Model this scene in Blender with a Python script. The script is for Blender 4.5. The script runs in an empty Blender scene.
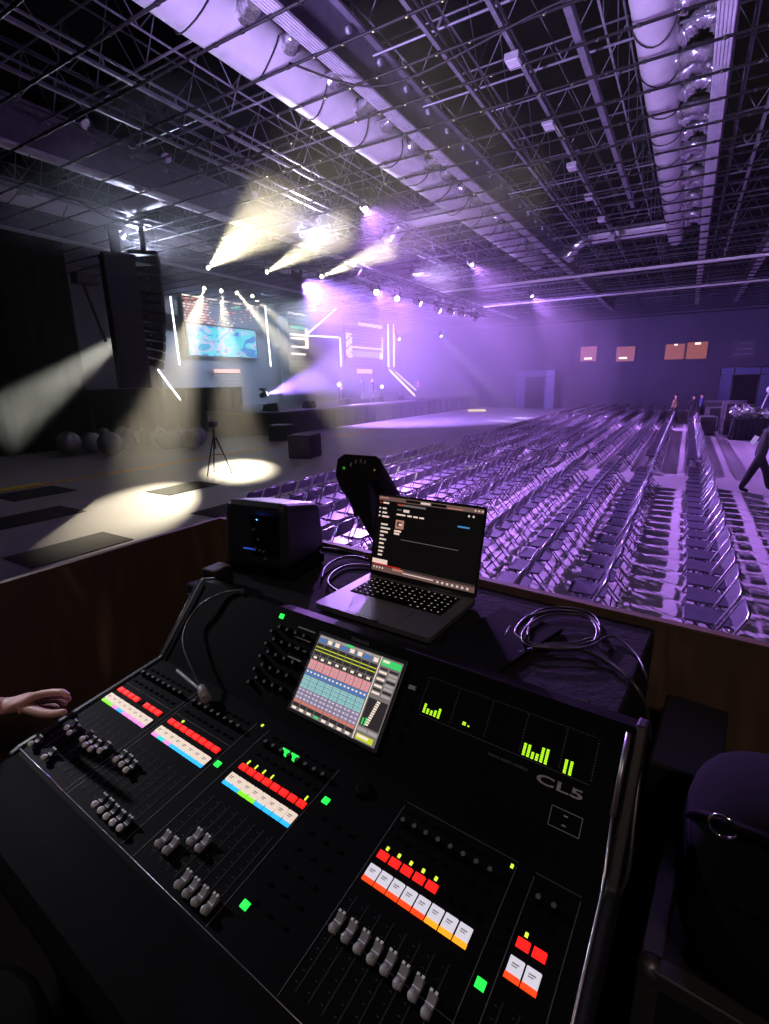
import bpy, bmesh, math, random
from mathutils import Vector, Matrix, Quaternion, noise
random.seed(7)
PI = math.pi
SC = bpy.context.scene
COL = SC.collection
EYE = Vector((0, 0, 2.7))
# ------------------------------------------------------------------ camera
FPX = 492.908
CR = Vector((0.85880941, 0.51204719, -0.01593995))
CU = Vector((-0.11639727, 0.22533439, 0.96730351))
CF = Vector((-0.49889686, 0.82887399, -0.25312019))
def ray(u, v): return (CR * ((u - 384.5) / FPX) - CU * ((v - 512.0) / FPX) + CF)
def at_x(u, v, x): r = ray(u, v); return EYE + r * ((x - EYE.x) / r.x)
def at_y(u, v, y): r = ray(u, v); return EYE + r * ((y - EYE.y) / r.y)
def at_z(u, v, z): r = ray(u, v); return EYE + r * ((z - EYE.z) / r.z)
def to_px(p):
    d = Vector(p) - EYE; z = d.dot(CF)
    if z <= 0.01: return None
    return (384.5 + FPX * d.dot(CR) / z, 512 - FPX * d.dot(CU) / z)
cam = bpy.data.cameras.new('camera'); camo = bpy.data.objects.new('camera', cam); COL.objects.link(camo)
m = Matrix.Identity(4)
for i in range(3):
    m[i][0] = CR[i]; m[i][1] = CU[i]; m[i][2] = -CF[i]; m[i][3] = EYE[i]
camo.matrix_world = m
cam.sensor_fit = 'VERTICAL'; cam.sensor_height = 24; cam.lens = FPX / 1024 * 24
cam.clip_start = 0.02; cam.clip_end = 300
SC.camera = camo
SC.view_settings.view_transform = 'Standard'; SC.view_settings.look = 'None'
SC.view_settings.gamma = 1; SC.view_settings.exposure = 0; SC.view_settings.use_curve_mapping = False

# ------------------------------------------------------------------ materials
MATS = {}
def pm(name, col, rough=0.5, metal=0.0, var=0.15, scale=6.0, bump=0.0, spec=0.5):
    if name in MATS: return MATS[name]
    M = bpy.data.materials.new(name); M.use_nodes = True
    nt = M.node_tree; b = nt.nodes['Principled BSDF']
    b.inputs['Roughness'].default_value = rough; b.inputs['Metallic'].default_value = metal
    b.inputs['Specular IOR Level'].default_value = spec
    tc = nt.nodes.new('ShaderNodeTexCoord'); n = nt.nodes.new('ShaderNodeTexNoise'); n.inputs['Scale'].default_value = scale
    n.inputs['Detail'].default_value = 3
    nt.links.new(tc.outputs['Object'], n.inputs['Vector'])
    r = nt.nodes.new('ShaderNodeValToRGB')
    r.color_ramp.elements[0].position = 0.3; r.color_ramp.elements[1].position = 0.7
    r.color_ramp.elements[0].color = tuple(max(0, c * (1 - var)) for c in col) + (1,)
    r.color_ramp.elements[1].color = tuple(min(1, c * (1 + var)) for c in col) + (1,)
    nt.links.new(n.outputs['Fac'], r.inputs['Fac']); nt.links.new(r.outputs['Color'], b.inputs['Base Color'])
    if bump:
        bp = nt.nodes.new('ShaderNodeBump'); bp.inputs['Strength'].default_value = bump; bp.inputs['Distance'].default_value = 0.02
        nt.links.new(n.outputs['Fac'], bp.inputs['Height']); nt.links.new(bp.outputs['Normal'], b.inputs['Normal'])
    MATS[name] = M; return M
def em(name, col, st=1.0):
    if name in MATS: return MATS[name]
    M = bpy.data.materials.new(name); M.use_nodes = True
    b = M.node_tree.nodes['Principled BSDF']
    b.inputs['Base Color'].default_value = (0.02, 0.02, 0.02, 1)
    b.inputs['Emission Color'].default_value = tuple(col) + (1,); b.inputs['Emission Strength'].default_value = st
    MATS[name] = M; return M
def srgb(r, g, b):
    f = lambda c: ((c / 255) / 12.92 if c / 255 <= 0.04045 else ((c / 255 + 0.055) / 1.055) ** 2.4)
    return (f(r), f(g), f(b))
def wood_mat():
    M = bpy.data.materials.new('plywood'); M.use_nodes = True
    nt = M.node_tree; b = nt.nodes['Principled BSDF']; b.inputs['Roughness'].default_value = 0.6
    tc = nt.nodes.new('ShaderNodeTexCoord'); mp = nt.nodes.new('ShaderNodeMapping')
    mp.inputs['Scale'].default_value = (3, 3, 0.9)
    w = nt.nodes.new('ShaderNodeTexNoise'); w.inputs['Scale'].default_value = 1.6; w.inputs['Detail'].default_value = 2; w.inputs['Distortion'].default_value = 1.2
    k = nt.nodes.new('ShaderNodeMath'); k.operation = 'MULTIPLY'; k.inputs[1].default_value = 9
    s = nt.nodes.new('ShaderNodeMath'); s.operation = 'SINE'
    r = nt.nodes.new('ShaderNodeValToRGB')
    r.color_ramp.elements[0].color = (0.09, 0.055, 0.034, 1); r.color_ramp.elements[1].color = (0.25, 0.15, 0.09, 1)
    L = nt.links.new
    L(tc.outputs['Object'], mp.inputs['Vector']); L(mp.outputs['Vector'], w.inputs['Vector']); L(w.outputs['Fac'], k.inputs[0]); L(k.outputs[0], s.inputs[0])
    a = nt.nodes.new('ShaderNodeMath'); a.operation = 'MULTIPLY_ADD'; a.inputs[1].default_value = 0.5; a.inputs[2].default_value = 0.5
    L(s.outputs[0], a.inputs[0]); L(a.outputs[0], r.inputs['Fac']); L(r.outputs['Color'], b.inputs['Base Color'])
    return M
M_black = pm('black_plastic', (0.012, 0.012, 0.014), 0.45)
M_panel = pm('console_panel', (0.0035, 0.0035, 0.0045), 0.55, spec=0.04)
M_rubber = pm('black_rubber', (0.003, 0.003, 0.0036), 0.7, spec=0.04)
M_cloth = pm('black_cloth', (0.012, 0.012, 0.017), 0.95, bump=0.2, scale=60, spec=0.15)
M_drape = pm('black_drape', (0.005, 0.005, 0.007), 0.95, spec=0.1)
M_alu = pm('aluminium', (0.42, 0.42, 0.45), 0.35, 0.9)
M_pa = pm('speaker_paint', (0.03, 0.03, 0.04), 0.6)
M_alud = pm('dull_aluminium', (0.12, 0.12, 0.13), 0.45, 0.8)
M_chrome = pm('chrome', (0.7, 0.7, 0.72), 0.15, 1.0, var=0.03)
M_laptop = pm('grey_aluminium', (0.11, 0.11, 0.13), 0.5, 0.35, var=0.03)
M_wood = wood_mat()
M_floor = pm('polished_concrete', (0.42, 0.40, 0.42), 0.48, var=0.12, scale=0.35)
M_mat = pm('dark_carpet', (0.02, 0.02, 0.024), 0.9, var=0.2)
M_chair = pm('grey_chair_metal', (0.06, 0.06, 0.08), 0.3, 0.5)
M_seat = pm('chair_seat_steel', (0.05, 0.05, 0.07), 0.4, 0.3)
M_tube = pm('chair_tube_metal', (0.30, 0.30, 0.34), 0.25, 0.85)
M_capw = pm('pale_foot_cap', (0.75, 0.75, 0.75), 0.4)
M_wall = pm('hall_wall', (0.028, 0.028, 0.042), 0.8, var=0.1, scale=0.6)
M_wallw = pm('pale_wall_panel', (0.2, 0.2, 0.22), 0.8, scale=0.5)
M_deck = pm('roof_deck', (0.002, 0.002, 0.003), 0.95, spec=0.05)
M_steel = pm('roof_steel', (0.21, 0.21, 0.24), 0.4, 0.35)
M_rod = pm('black_rod', (0.002, 0.002, 0.003), 0.6)
M_duct = pm('duct_fabric', (0.62, 0.60, 0.64), 0.55, 0.0, var=0.1, scale=2.0, bump=0.3)
M_foil = pm('flex_foil', (0.72, 0.72, 0.75), 0.22, 0.9, var=0.2, scale=14, bump=0.8)
M_girder = pm('girder_paint', (0.16, 0.15, 0.19), 0.5, 0.2)
M_tray = pm('white_tray', (0.62, 0.6, 0.66), 0.4, 0.2)
M_stage = pm('stage_deck', (0.05, 0.05, 0.06), 0.5)
M_set = pm('stage_set_panel', (0.10, 0.11, 0.14), 0.5, var=0.1)
M_ball = pm('silver_ball', (0.34, 0.34, 0.38), 0.25, 0.5, var=0.2, scale=3)
M_skin = pm('skin', (0.55, 0.30, 0.24), 0.5, var=0.06)
M_trouser = pm('dark_clothes', (0.010, 0.010, 0.014), 0.85)
M_hair = pm('dark_hair', (0.012, 0.009, 0.008), 0.6)
M_white = pm('white_plastic', (0.85, 0.85, 0.85), 0.28, var=0.03)
M_grey = pm('grey_plastic', (0.25, 0.25, 0.27), 0.4)
M_tag = pm('white_label', (0.8, 0.8, 0.82), 0.5, var=0.05)
M_print = pm('grey_print', (0.30, 0.30, 0.32), 0.5)
M_dim = pm('dim_print', (0.07, 0.07, 0.08), 0.5)

# ------------------------------------------------------------------ mesh builder
class MB:
    def __init__(s): s.v = []; s.f = []; s.m = []; s.sm = []
    def add(s, vs, fs, mi=0, smooth=False):
        o = len(s.v); s.v += [Vector(p) for p in vs]
        for f in fs: s.f.append([i + o for i in f]); s.m.append(mi); s.sm.append(smooth)
        return s
    def box(s, c, d, mi=0, M=None, taper=1.0):
        c = Vector(c); x, y, z = d[0] / 2, d[1] / 2, d[2] / 2
        vs = []
        for k, t in ((-1, 1.0), (1, taper)):
            for a, b in ((-1, -1), (1, -1), (1, 1), (-1, 1)):
                p = Vector((a * x * t, b * y * t, k * z))
                vs.append(c + (M @ p if M else p))
        return s.add(vs, [(3, 2, 1, 0), (4, 5, 6, 7), (0, 1, 5, 4), (1, 2, 6, 5), (2, 3, 7, 6), (3, 0, 4, 7)], mi)
    def bar(s, p0, p1, w, h, mi=0, up=(0, 0, 1)):
        p0, p1 = Vector(p0), Vector(p1); d = (p1 - p0); L = d.length
        if L < 1e-6: return s
        d /= L; u = Vector(up)
        if abs(d.dot(u)) > 0.98: u = Vector((1, 0, 0))
        x = d.cross(u).normalized(); z = x.cross(d).normalized()
        M = Matrix((x, d, z)).transposed()
        return s.box((p0 + p1) / 2, (w, L, h), mi, M)
    def tube(s, pts, r, n=8, mi=0, caps=True, closed=False):
        pts = [Vector(p) for p in pts]; N = len(pts)
        rs = r if isinstance(r, (list, tuple)) else [r] * N
        vs = []; ref = None
        for i, p in enumerate(pts):
            if closed: d = pts[(i + 1) % N] - pts[i - 1]
            else: d = pts[min(i + 1, N - 1)] - pts[max(i - 1, 0)]
            d.normalize()
            if ref is None:
                ref = Vector((0, 0, 1)) if abs(d.z) < 0.9 else Vector((1, 0, 0))
                ref = (ref - d * ref.dot(d)).normalized()
            else:
                ref = ref - d * ref.dot(d)
                ref = ref.normalized() if ref.length > 1e-6 else d.orthogonal().normalized()
            b = d.cross(ref)
            for k in range(n):
                a = 2 * PI * k / n
                vs.append(p + (ref * math.cos(a) + b * math.sin(a)) * rs[i])
        fs = []
        for i in range(N if closed else N - 1):
            j = (i + 1) % N
            for k in range(n):
                q = (k + 1) % n
                fs.append((i * n + k, i * n + q, j * n + q, j * n + k))
        s.add(vs, fs, mi, True)
        if caps and not closed:
            o = len(s.v) - len(vs)
            s.f.append([o + k for k in range(n)][::-1]); s.m.append(mi); s.sm.append(False)
            s.f.append([o + (N - 1) * n + k for k in range(n)]); s.m.append(mi); s.sm.append(False)
        return s
    def cyl(s, p0, p1, r0, r1=None, n=12, mi=0): return s.tube([p0, p1], [r0, r0 if r1 is None else r1], n, mi)
    def prism(s, poly, ext, mi=0, mi_cap=None):
        n = len(poly); P = [Vector(p) for p in poly]; e = Vector(ext)
        vs = P + [p + e for p in P]
        s.add(vs, [tuple(range(n))[::-1], tuple(range(n, 2 * n))], mi if mi_cap is None else mi_cap)
        o = len(s.v) - 2 * n
        for i in range(n):
            j = (i + 1) % n
            s.f.append([o + i, o + j, o + n + j, o + n + i]); s.m.append(mi); s.sm.append(False)
        return s
    def quad(s, a, b, c, d, mi=0): return s.add([a, b, c, d], [(0, 1, 2, 3)], mi)
    def ball(s, c, r, mi=0, n=16, k=10, sc=(1, 1, 1)):
        c = Vector(c); vs = []; fs = []
        for i in range(k + 1):
            t = PI * i / k
            for j in range(n):
                a = 2 * PI * j / n
                vs.append(c + Vector((r * sc[0] * math.sin(t) * math.cos(a), r * sc[1] * math.sin(t) * math.sin(a), r * sc[2] * math.cos(t))))
        for i in range(k):
            for j in range(n):
                q = (j + 1) % n
                fs.append((i * n + j, (i + 1) * n + j, (i + 1) * n + q, i * n + q))
        return s.add(vs, fs, mi, True)
    def mesh(s, name, mats):
        me = bpy.data.meshes.new(name)
        me.from_pydata([tuple(p) for p in s.v], [], s.f)
        for M in (mats if isinstance(mats, (list, tuple)) else [mats]): me.materials.append(M)
        me.polygons.foreach_set('material_index', s.m); me.polygons.foreach_set('use_smooth', s.sm)
        bm = bmesh.new(); bm.from_mesh(me)
        bmesh.ops.remove_doubles(bm, verts=bm.verts, dist=1e-6)
        bmesh.ops.recalc_face_normals(bm, faces=bm.faces); bm.to_mesh(me); bm.free()
        me.update(); return me
    def build(s, name, mats, parent=None, bevel=0.0, seg=2, loc=None):
        o = bpy.data.objects.new(name, s.mesh(name, mats)); COL.objects.link(o)
        if parent: o.parent = parent
        if loc is not None: o.location = loc
        if bevel:
            b = o.modifiers.new('edges', 'BEVEL'); b.width = bevel; b.segments = seg; b.limit_method = 'ANGLE'; b.angle_limit = 0.7
        return o
def tag(o, label=None, cat=None, group=None, kind=None):
    if label: o['label'] = label
    if cat: o['category'] = cat
    if group: o['group'] = group
    if kind: o['kind'] = kind
    return o
def thing(name, label, cat, loc=(0, 0, 0), rz=0.0, group=None, rot=None):
    o = bpy.data.objects.new(name, None); o.empty_display_size = 0.1; COL.objects.link(o)
    o.location = loc; o.rotation_euler = rot if rot else (0, 0, rz)
    return tag(o, label, cat, group)
def dup(root, loc=None, rz=None, label=None):
    r = root.copy(); COL.objects.link(r)
    if loc is not None: r.location = loc
    if rz is not None: r.rotation_euler = (0, 0, rz)
    if label: r['label'] = label
    for ch in list(root.children):
        c = ch.copy(); COL.objects.link(c); c.parent = r
        for g in ch.children:
            d = g.copy(); COL.objects.link(d); d.parent = c
    return r
def text_mesh(body, size, thick=0.0006, spacing=1.0, shear=0.0, extend=1.0):
    cu = bpy.data.curves.new('lettering', 'FONT'); cu.body = body; cu.size = size; cu.extrude = thick; cu.offset = size * 0.018
    cu.align_x = 'CENTER'; cu.align_y = 'CENTER'; cu.space_character = spacing; cu.shear = shear
    o = bpy.data.objects.new('lettering', cu); COL.objects.link(o)
    dg = bpy.context.evaluated_depsgraph_get()
    me = bpy.data.meshes.new_from_object(o.evaluated_get(dg)); bpy.data.objects.remove(o)
    for v in me.vertices: v.co.x *= extend
    return me
ORD = ['zeroth', 'first', 'second', 'third', 'fourth', 'fifth', 'sixth', 'seventh', 'eighth', 'ninth', 'tenth', 'eleventh', 'twelfth', 'thirteenth', 'fourteenth', 'fifteenth', 'sixteenth', 'seventeenth', 'eighteenth', 'nineteenth']
TENS = {2: ('twenty', 'twentieth'), 3: ('thirty', 'thirtieth'), 4: ('forty', 'fortieth'), 5: ('fifty', 'fiftieth'), 6: ('sixty', 'sixtieth')}
def nth(n):
    if n < 20: return ORD[n]
    t, u = divmod(n, 10)
    return TENS[t][1] if u == 0 else TENS[t][0] + '-' + ORD[u]
def struct(name, mb, mats, **k):
    return tag(mb.build(name, mats, **k), kind='structure')

# ------------------------------------------------------------------ the hall shell
X0, X1, Y0, Y1, ZT = -31.0, 9.0, -6.0, 52.0, 10.6
struct('floor', MB().box(((X0 + X1) / 2, (Y0 + Y1) / 2, -0.1), (X1 - X0, Y1 - Y0, 0.2)), M_floor)
struct('ceiling', MB().box(((X0 + X1) / 2, (Y0 + Y1) / 2, ZT + 0.1), (X1 - X0, Y1 - Y0, 0.2)), M_deck)
struct('wall_left', MB().box((X0 - 0.1, (Y0 + Y1) / 2, ZT / 2), (0.2, Y1 - Y0, ZT)), M_wall)
struct('wall_right', MB().box((X1 + 0.1, (Y0 + Y1) / 2, ZT / 2), (0.2, Y1 - Y0, ZT)), M_wall)
struct('wall_back', MB().box(((X0 + X1) / 2, Y1 + 0.1, ZT / 2), (X1 - X0, 0.2, ZT)), M_wall)
struct('wall_front', MB().box(((X0 + X1) / 2, Y0 - 0.1, ZT / 2), (X1 - X0, 0.2, ZT)), M_wall)
# dropped soffit along the back wall
struct('trim_1', MB().box(((X0 + X1) / 2, Y1 - 0.6, 9.3), (X1 - X0, 1.2, 2.6)), M_wall)
# lit windows in the back wall
M_win = em('amber_room', srgb(205, 112, 62), 0.42)
M_winl = em('window_lamp', srgb(255, 235, 215), 1.6)
wins = [((581, 347), (596, 361), (588, 358.5, 8)), ((617, 347), (634, 361), (623, 358, 8)), ((666, 344.5), (684.5, 359), (676, 344.5, 3)), ((686.5, 342.5), (706, 358.5), (698, 343.5, 5))]
for i, (a, b, l) in enumerate(wins):
    A = at_y(*a, Y1 - 0.02); B = at_y(*b, Y1 - 0.02)
    c = (A + B) / 2; w = B.x - A.x; h = A.z - B.z
    wo = struct('window_%d' % (i + 1), MB().box(c, (w, 0.03, h), 0), M_win)
    f = MB()
    for sx in (-1, 1): f.box((c.x + sx * (w / 2 + 0.04), c.y - 0.02, c.z), (0.08, 0.09, h + 0.16))
    for sz in (-1, 1): f.box((c.x, c.y - 0.02, c.z + sz * (h / 2 + 0.04)), (w, 0.09, 0.08))
    f.build('window_frame', M_wall, wo)
    L_ = at_y(l[0], l[1], Y1 - 0.05)
    MB().box(L_, (l[2] * 0.085, 0.03, 0.16)).build('lamp_glow', M_winl, wo)
# dark poster on the back wall
A = at_y(733, 341, Y1 - 0.03); B = at_y(754, 357, Y1 - 0.03)
pb = MB().box((A + B) / 2, (B.x - A.x, 0.04, A.z - B.z), 0)
for k in range(3): pb.box(((A.x + B.x) / 2 + 0.1 * k, A.y - 0.03, B.z + 0.25 + k * 0.42), ((B.x - A.x) * (0.8 - 0.15 * k), 0.02, 0.12), 1)
tag(pb.build('wall_sign', [pm('sign_dark', (0.03, 0.03, 0.04), 0.6), pm('sign_grey', (0.07, 0.07, 0.09), 0.6)]), 'dark unlit sign on the back wall above the blue framed entrance', 'sign')

# ------------------------------------------------------------------ roof: lattice trusses, rods, girders, ducts
ZR = 2.7
def lattice_mb(L, depth, pitch, rc, rw):
    b = MB(); n = int(L / pitch)
    b.cyl((0, 0, 0), (L, 0, 0), rc, n=6); b.cyl((0, 0, depth), (L, 0, depth), rc, n=6)
    for i in range(n):
        a = i * pitch
        b.tube([(a, 0, 0), (a + pitch / 2, 0, depth), (a + pitch, 0, 0)], rw, n=5, caps=False)
    return b
cross_me = lattice_mb(38.0, 1.5, 1.7, 0.024, 0.013).mesh('roof_truss', M_steel)
ny = 0
ys = [3.2 + 2.1 * k for k in range(23)]
for k, y in enumerate(ys):
    o = bpy.data.objects.new('roof_truss', cross_me); COL.objects.link(o); o.location = (-30, y, 8.65)
    tag(o, 'lattice roof truss spanning the hall, %s from the back wall' % nth(len(ys) - k), 'roof truss', 'lattice trusses spanning the hall')
long_me = lattice_mb(49.0, 1.3, 2.1, 0.022, 0.012).mesh('roof_truss', M_steel)
xs = [4.9 - 2.3 * k for k in range(15)]
for k, x in enumerate(xs):
    o = bpy.data.objects.new('roof_truss', long_me); COL.objects.link(o); o.location = (x, 2.6, 8.72); o.rotation_euler = (0, 0, PI / 2)
    tag(o, 'lattice roof truss running lengthwise toward the back wall, %s from the right' % nth(k + 1), 'roof truss', 'lengthwise lattice trusses')
# black rods slung under everything, with clamps
rb = MB().cyl((-28.5, 0, 0), (6.5, 0, 0), 0.026, n=6)
for k in range(60): rb.cyl((-28 + 0.58 * k, 0, 0), (-27.93 + 0.58 * k, 0, 0), 0.034, n=6)
rod_me = rb.mesh('ceiling_rod', M_rod)
ry = [3.66 + 1.05 * k for k in range(44)]
for k, y in enumerate(ry):
    o = bpy.data.objects.new('ceiling_rod', rod_me); COL.objects.link(o); o.location = (0, y, ZR + 5.25)
    tag(o, 'thin black rod slung across under the ducts, %s from the back wall' % nth(len(ry) - k), 'rod', 'black rods under the roof')
def girder(name, x, z, h, label, y0=3.0, y1=46.0):
    t = thing(name, label, 'girder', (x, y0, z), group='long girders under the roof')
    L = y1 - y0
    wb = MB().box((0, L / 2, h / 2 + 0.02), (0.10, L, h))
    for k in range(int(L / 1.05)): wb.cyl((0.04, k * 1.05 + 0.4, h * 0.8), (0.11, k * 1.05 + 0.4, h * 0.8), 0.06, n=8, mi=1)
    wb.build('web', [M_girder, pm('bolt_grey', (0.3, 0.3, 0.34), 0.5)], t)
    tr = MB().box((0, L / 2, -0.02), (0.26, L, 0.05))
    for k in range(5): tr.box((-0.104 + 0.052 * k, L / 2, -0.055), (0.022, L, 0.03))
    tr.build('fluted_tray', M_tray, t)
    MB().box((0, L / 2, h + 0.05), (0.34, L, 0.05)).build('top_flange', M_girder, t)
    return t
girder('roof_girder', -0.15, ZR + 5.35, 0.5, 'pale fluted girder beside the big white duct at upper right')
girder('roof_girder', -5.85, ZR + 5.35, 0.72, 'purple-lit fluted girder beside the thick strapped duct')
girder('roof_girder', -13.7, ZR + 5.35, 0.85, 'deep girder with bright lower edge left of the thick strapped duct')
girder('roof_girder', -20.0, ZR + 5.2, 0.5, 'dim girder nearest the stage, above the hung loudspeakers', 5.0, 26.0)
girder('roof_girder', 2.25, ZR + 5.35, 0.5, 'pale girder along the right edge of the hall', 9.0, 46.0)
def duct(x, z, r, y0, y1, label, taper=0.75, strap=1.55, branch=None):
    t = thing('air_duct', label, 'duct', (x, y0, z), group='round ducts under the roof')
    L = y1 - y0; n = 60
    pts = [(0, L * k / n, 0) for k in range(n + 1)]
    rs = [r * (1 - (1 - taper) * k / n) * (1 + (0.012 if k % 3 == 0 else 0)) for k in range(n + 1)]
    MB().tube(pts, rs, 28).build('duct_shell', M_duct, t)
    for k in range(int(L / strap)):
        y = 0.6 + k * strap; rr = r * (1 - (1 - taper) * y / L) + 0.02; sag = 0.10 + 0.05 * (k % 3)
        p = [(rr * 1.0 * math.cos(a), y + 0.10 * math.sin(2 * a + k), -rr * math.sin(a) * (1 + sag * math.sin(a) * 0.3)) for a in [PI * q / 12 for q in range(13)]]
        MB().tube(p, 0.014, 5).build('strap', M_rod, t)
    if branch:
        yb, Lb, rb_, sx = branch
        b = MB(); q = [(sx * (Lb * k / 10), yb - y0, -0.05) for k in range(11)]
        b.tube(q, [rb_ * (1 + 0.03 * (k % 2)) for k in range(11)], 20)
        b.build('branch_duct', M_duct, t)
        e = MB(); q = [(sx * (Lb + 0.12 * k), yb - y0, -0.05 - 0.012 * k * k) for k in range(9)]
        e.tube(q, [rb_ * (0.95 + 0.09 * (k % 2)) for k in range(9)], 18); e.build('flexible_end', M_foil, t)
    return t
duct(-1.22, ZR + 6.02, 0.37, 3.0, 27.5, 'broad white duct running toward the back wall at upper right', 0.8, branch=(25.0, 3.2, 0.26, -1))
duct(-7.55, ZR + 6.05, 0.53, 3.0, 28.5, 'thickest white duct with dangling black straps, crossing the upper centre', 0.85, branch=(18.6, 2.3, 0.3, -1))
duct(-18.3, ZR + 5.75, 0.30, 5.0, 24.0, 'slim duct at far left above the hung loudspeakers', 0.9)
duct(-14.75, ZR + 5.95, 0.34, 4.0, 26.0, 'duct half hidden behind the deep girder, with a short side branch', 0.9, branch=(11.6, 2.0, 0.3, -1))
def hose_mesh(w, sag, seed):
    rnd = random.Random(seed); p = []; rs = []
    for k in range(25):
        t = k / 24
        p.append((w * t, 0.10 * math.sin(t * PI * 2 + seed), 0.14 * math.sin(t * PI) * (1 if seed % 2 else -0.3) + sag * t))
        rs.append(0.145 * (1.0 + (0.16 if k % 2 else -0.12) + rnd.uniform(-0.15, 0.15)))
    return MB().tube(p, rs, 14).mesh('flex_hose', M_foil)
def hoses(x, z, w, ysq, where, grp, sag=0.0):
    ms = [hose_mesh(w, sag, s) for s in (1, 2, 3)]
    for k, y in enumerate(ysq):
        o = bpy.data.objects.new('flex_hose', ms[k % 3]); COL.objects.link(o); o.location = (x, y, z)
        tag(o, 'crumpled silver flex hose %s, %s from the near end' % (where, nth(k + 1)), 'hose', grp)
hoses(-0.86, ZR + 5.9, 0.66, [9.7 + 0.72 * k for k in range(22)], 'right of the broad white duct', 'silver hoses by the broad duct')
hoses(-7.05, ZR + 5.95, 1.15, [6.2 + 1.15 * k for k in range(18)], 'between thick duct and purple-lit girder', 'silver hoses by the thick duct')
hoses(-14.5, ZR + 6.3, 1.0, [8.4 + 1.15 * k for k in range(15)], 'over the deep girder', 'silver hoses over the deep girder')
# rails with square lamps
def rail(x, y0, y1, z, label, w=0.07):
    b = MB().box((0, (y1 - y0) / 2, 0), (w, y1 - y0, 0.06))
    b.box((0, (y1 - y0) / 2, 0.18), (w * 0.5, y1 - y0, 0.04))
    for k in range(int((y1 - y0) / 1.5)): b.box((0, 0.5 + k * 1.5, 0.09), (0.03, 0.03, 0.2))
    o = b.build('cable_rail', M_steel, loc=(x, y0, z)); return tag(o, label, 'rail', 'cable rails under the roof')
rail(-3.2, 3.0, 27.0, ZR + 5.45, 'thin rail carrying the small square lamps')
rail(-2.25, 3.0, 20.0, ZR + 5.5, 'thin steel rail between square lamps and broad duct', 0.11)
rail(-4.3, 3.0, 27.0, ZR + 5.5, 'thin steel rail right of the purple-lit girder')
rail(-9.6, 3.0, 27.0, ZR + 5.5, 'thin steel rail left of the thick strapped duct')
rail(-11.2, 3.0, 27.0, ZR + 5.6, 'thin steel rail nearer the deep girder')
rail(-16.6, 5.0, 24.0, ZR + 5.4, 'thin steel rail left of the deep girder, over the floor')
rail(0.75, 8.0, 30.0, ZR + 5.5, 'thin steel rail right of the pale fluted girder')
lm = MB().box((0, 0, 0), (0.24, 0.32, 0.10)); lm.box((0, 0, -0.06), (0.2, 0.28, 0.02), 1)
lm_me = lm.mesh('square_lamp', [M_grey, M_tray])
for k in range(6):
    o = bpy.data.objects.new('square_lamp', lm_me); COL.objects.link(o); o.location = (-3.2, 9.85 + 2.55 * k, ZR + 5.3)
    tag(o, 'small square unlit hall lamp under a rail, %s from the near end' % nth(k + 1), 'ceiling lamp', 'square hall lamps')
for k in range(3):
    o = bpy.data.objects.new('square_lamp', lm_me); COL.objects.link(o); o.location = (-16.6, 8.3 + 3.2 * k, ZR + 5.28)
    tag(o, 'small unlit lamp left of the deep girder, %s from the near end' % nth(k + 1), 'ceiling lamp', 'hall lamps left of the deep girder')
# bright cross beams near the back
for y, xa, xb, lab in ((29.4, -13.8, 6.0, 'slim white cross beam, the nearer of two before the back wall'), (36.75, -13.4, 6.0, 'slim white cross beam, the farther of two before the back wall')):
    b = MB().box(((xa + xb) / 2, 0, 0), (xb - xa, 0.10, 0.14)); b.box(((xa + xb) / 2, 0, -0.09), (xb - xa, 0.2, 0.03))
    tag(b.build('cross_beam', M_white, loc=(0, y, ZR + 5.3)), lab, 'beam', 'white cross beams', kind='thing')
# hanging cables
for (pts, r, lab) in (
    ([(-3.2, 12.0, 8.2), (-2.9, 12.6, 7.75), (-2.6, 13.4, 7.7), (-2.35, 14.2, 8.1)], 0.018, 'black cable looping down between two thin rails'),
    ([(-16.6, 9.8, 8.2), (-15.9, 10.6, 7.75), (-14.9, 11.4, 8.0)], 0.02, 'grey cable sagging beside the deep girder'),
    ([(-6.6, 8.0, 8.1), (-5.0, 8.6, 7.6), (-2.4, 8.9, 8.0), (-1.2, 9.2, 8.2)], 0.02, 'black cable swagged below the lattice near the broad duct')):
    P = [Vector(p) for p in pts]; q = []
    for i in range(len(P) - 1):
        p0, p1, p2, p3 = P[max(i - 1, 0)], P[i], P[i + 1], P[min(i + 2, len(P) - 1)]
        for k in range(8):
            t = k / 8; q.append(0.5 * ((2 * p1) + (p2 - p0) * t + (2 * p0 - 5 * p1 + 4 * p2 - p3) * t * t + (3 * p1 - p0 - 3 * p2 + p3) * t ** 3))
    q.append(P[-1])
    tag(MB().tube(q, r, 6).build('hanging_cable', M_rod), lab, 'cable')

# ------------------------------------------------------------------ stage
def R(u, v, x): return at_x(u, v, x)
SX = -28.0; DZ = 1.25
sd = MB().box((-24.9, 35.8, DZ - 0.06), (11.8, 31.6, 0.12), 0)
sd.box((-24.9, 35.8, (DZ - 0.12) / 2), (11.6, 31.4, DZ - 0.12), 1)
for k in range(26): sd.box((-18.98, 20.6 + 1.24 * k, DZ / 2 - 0.06), (0.05, 0.06, DZ - 0.14), 1)
tag(sd.build('stage_platform', [M_stage, M_drape]), 'long low black stage platform in front of the lit set', 'stage')
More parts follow.
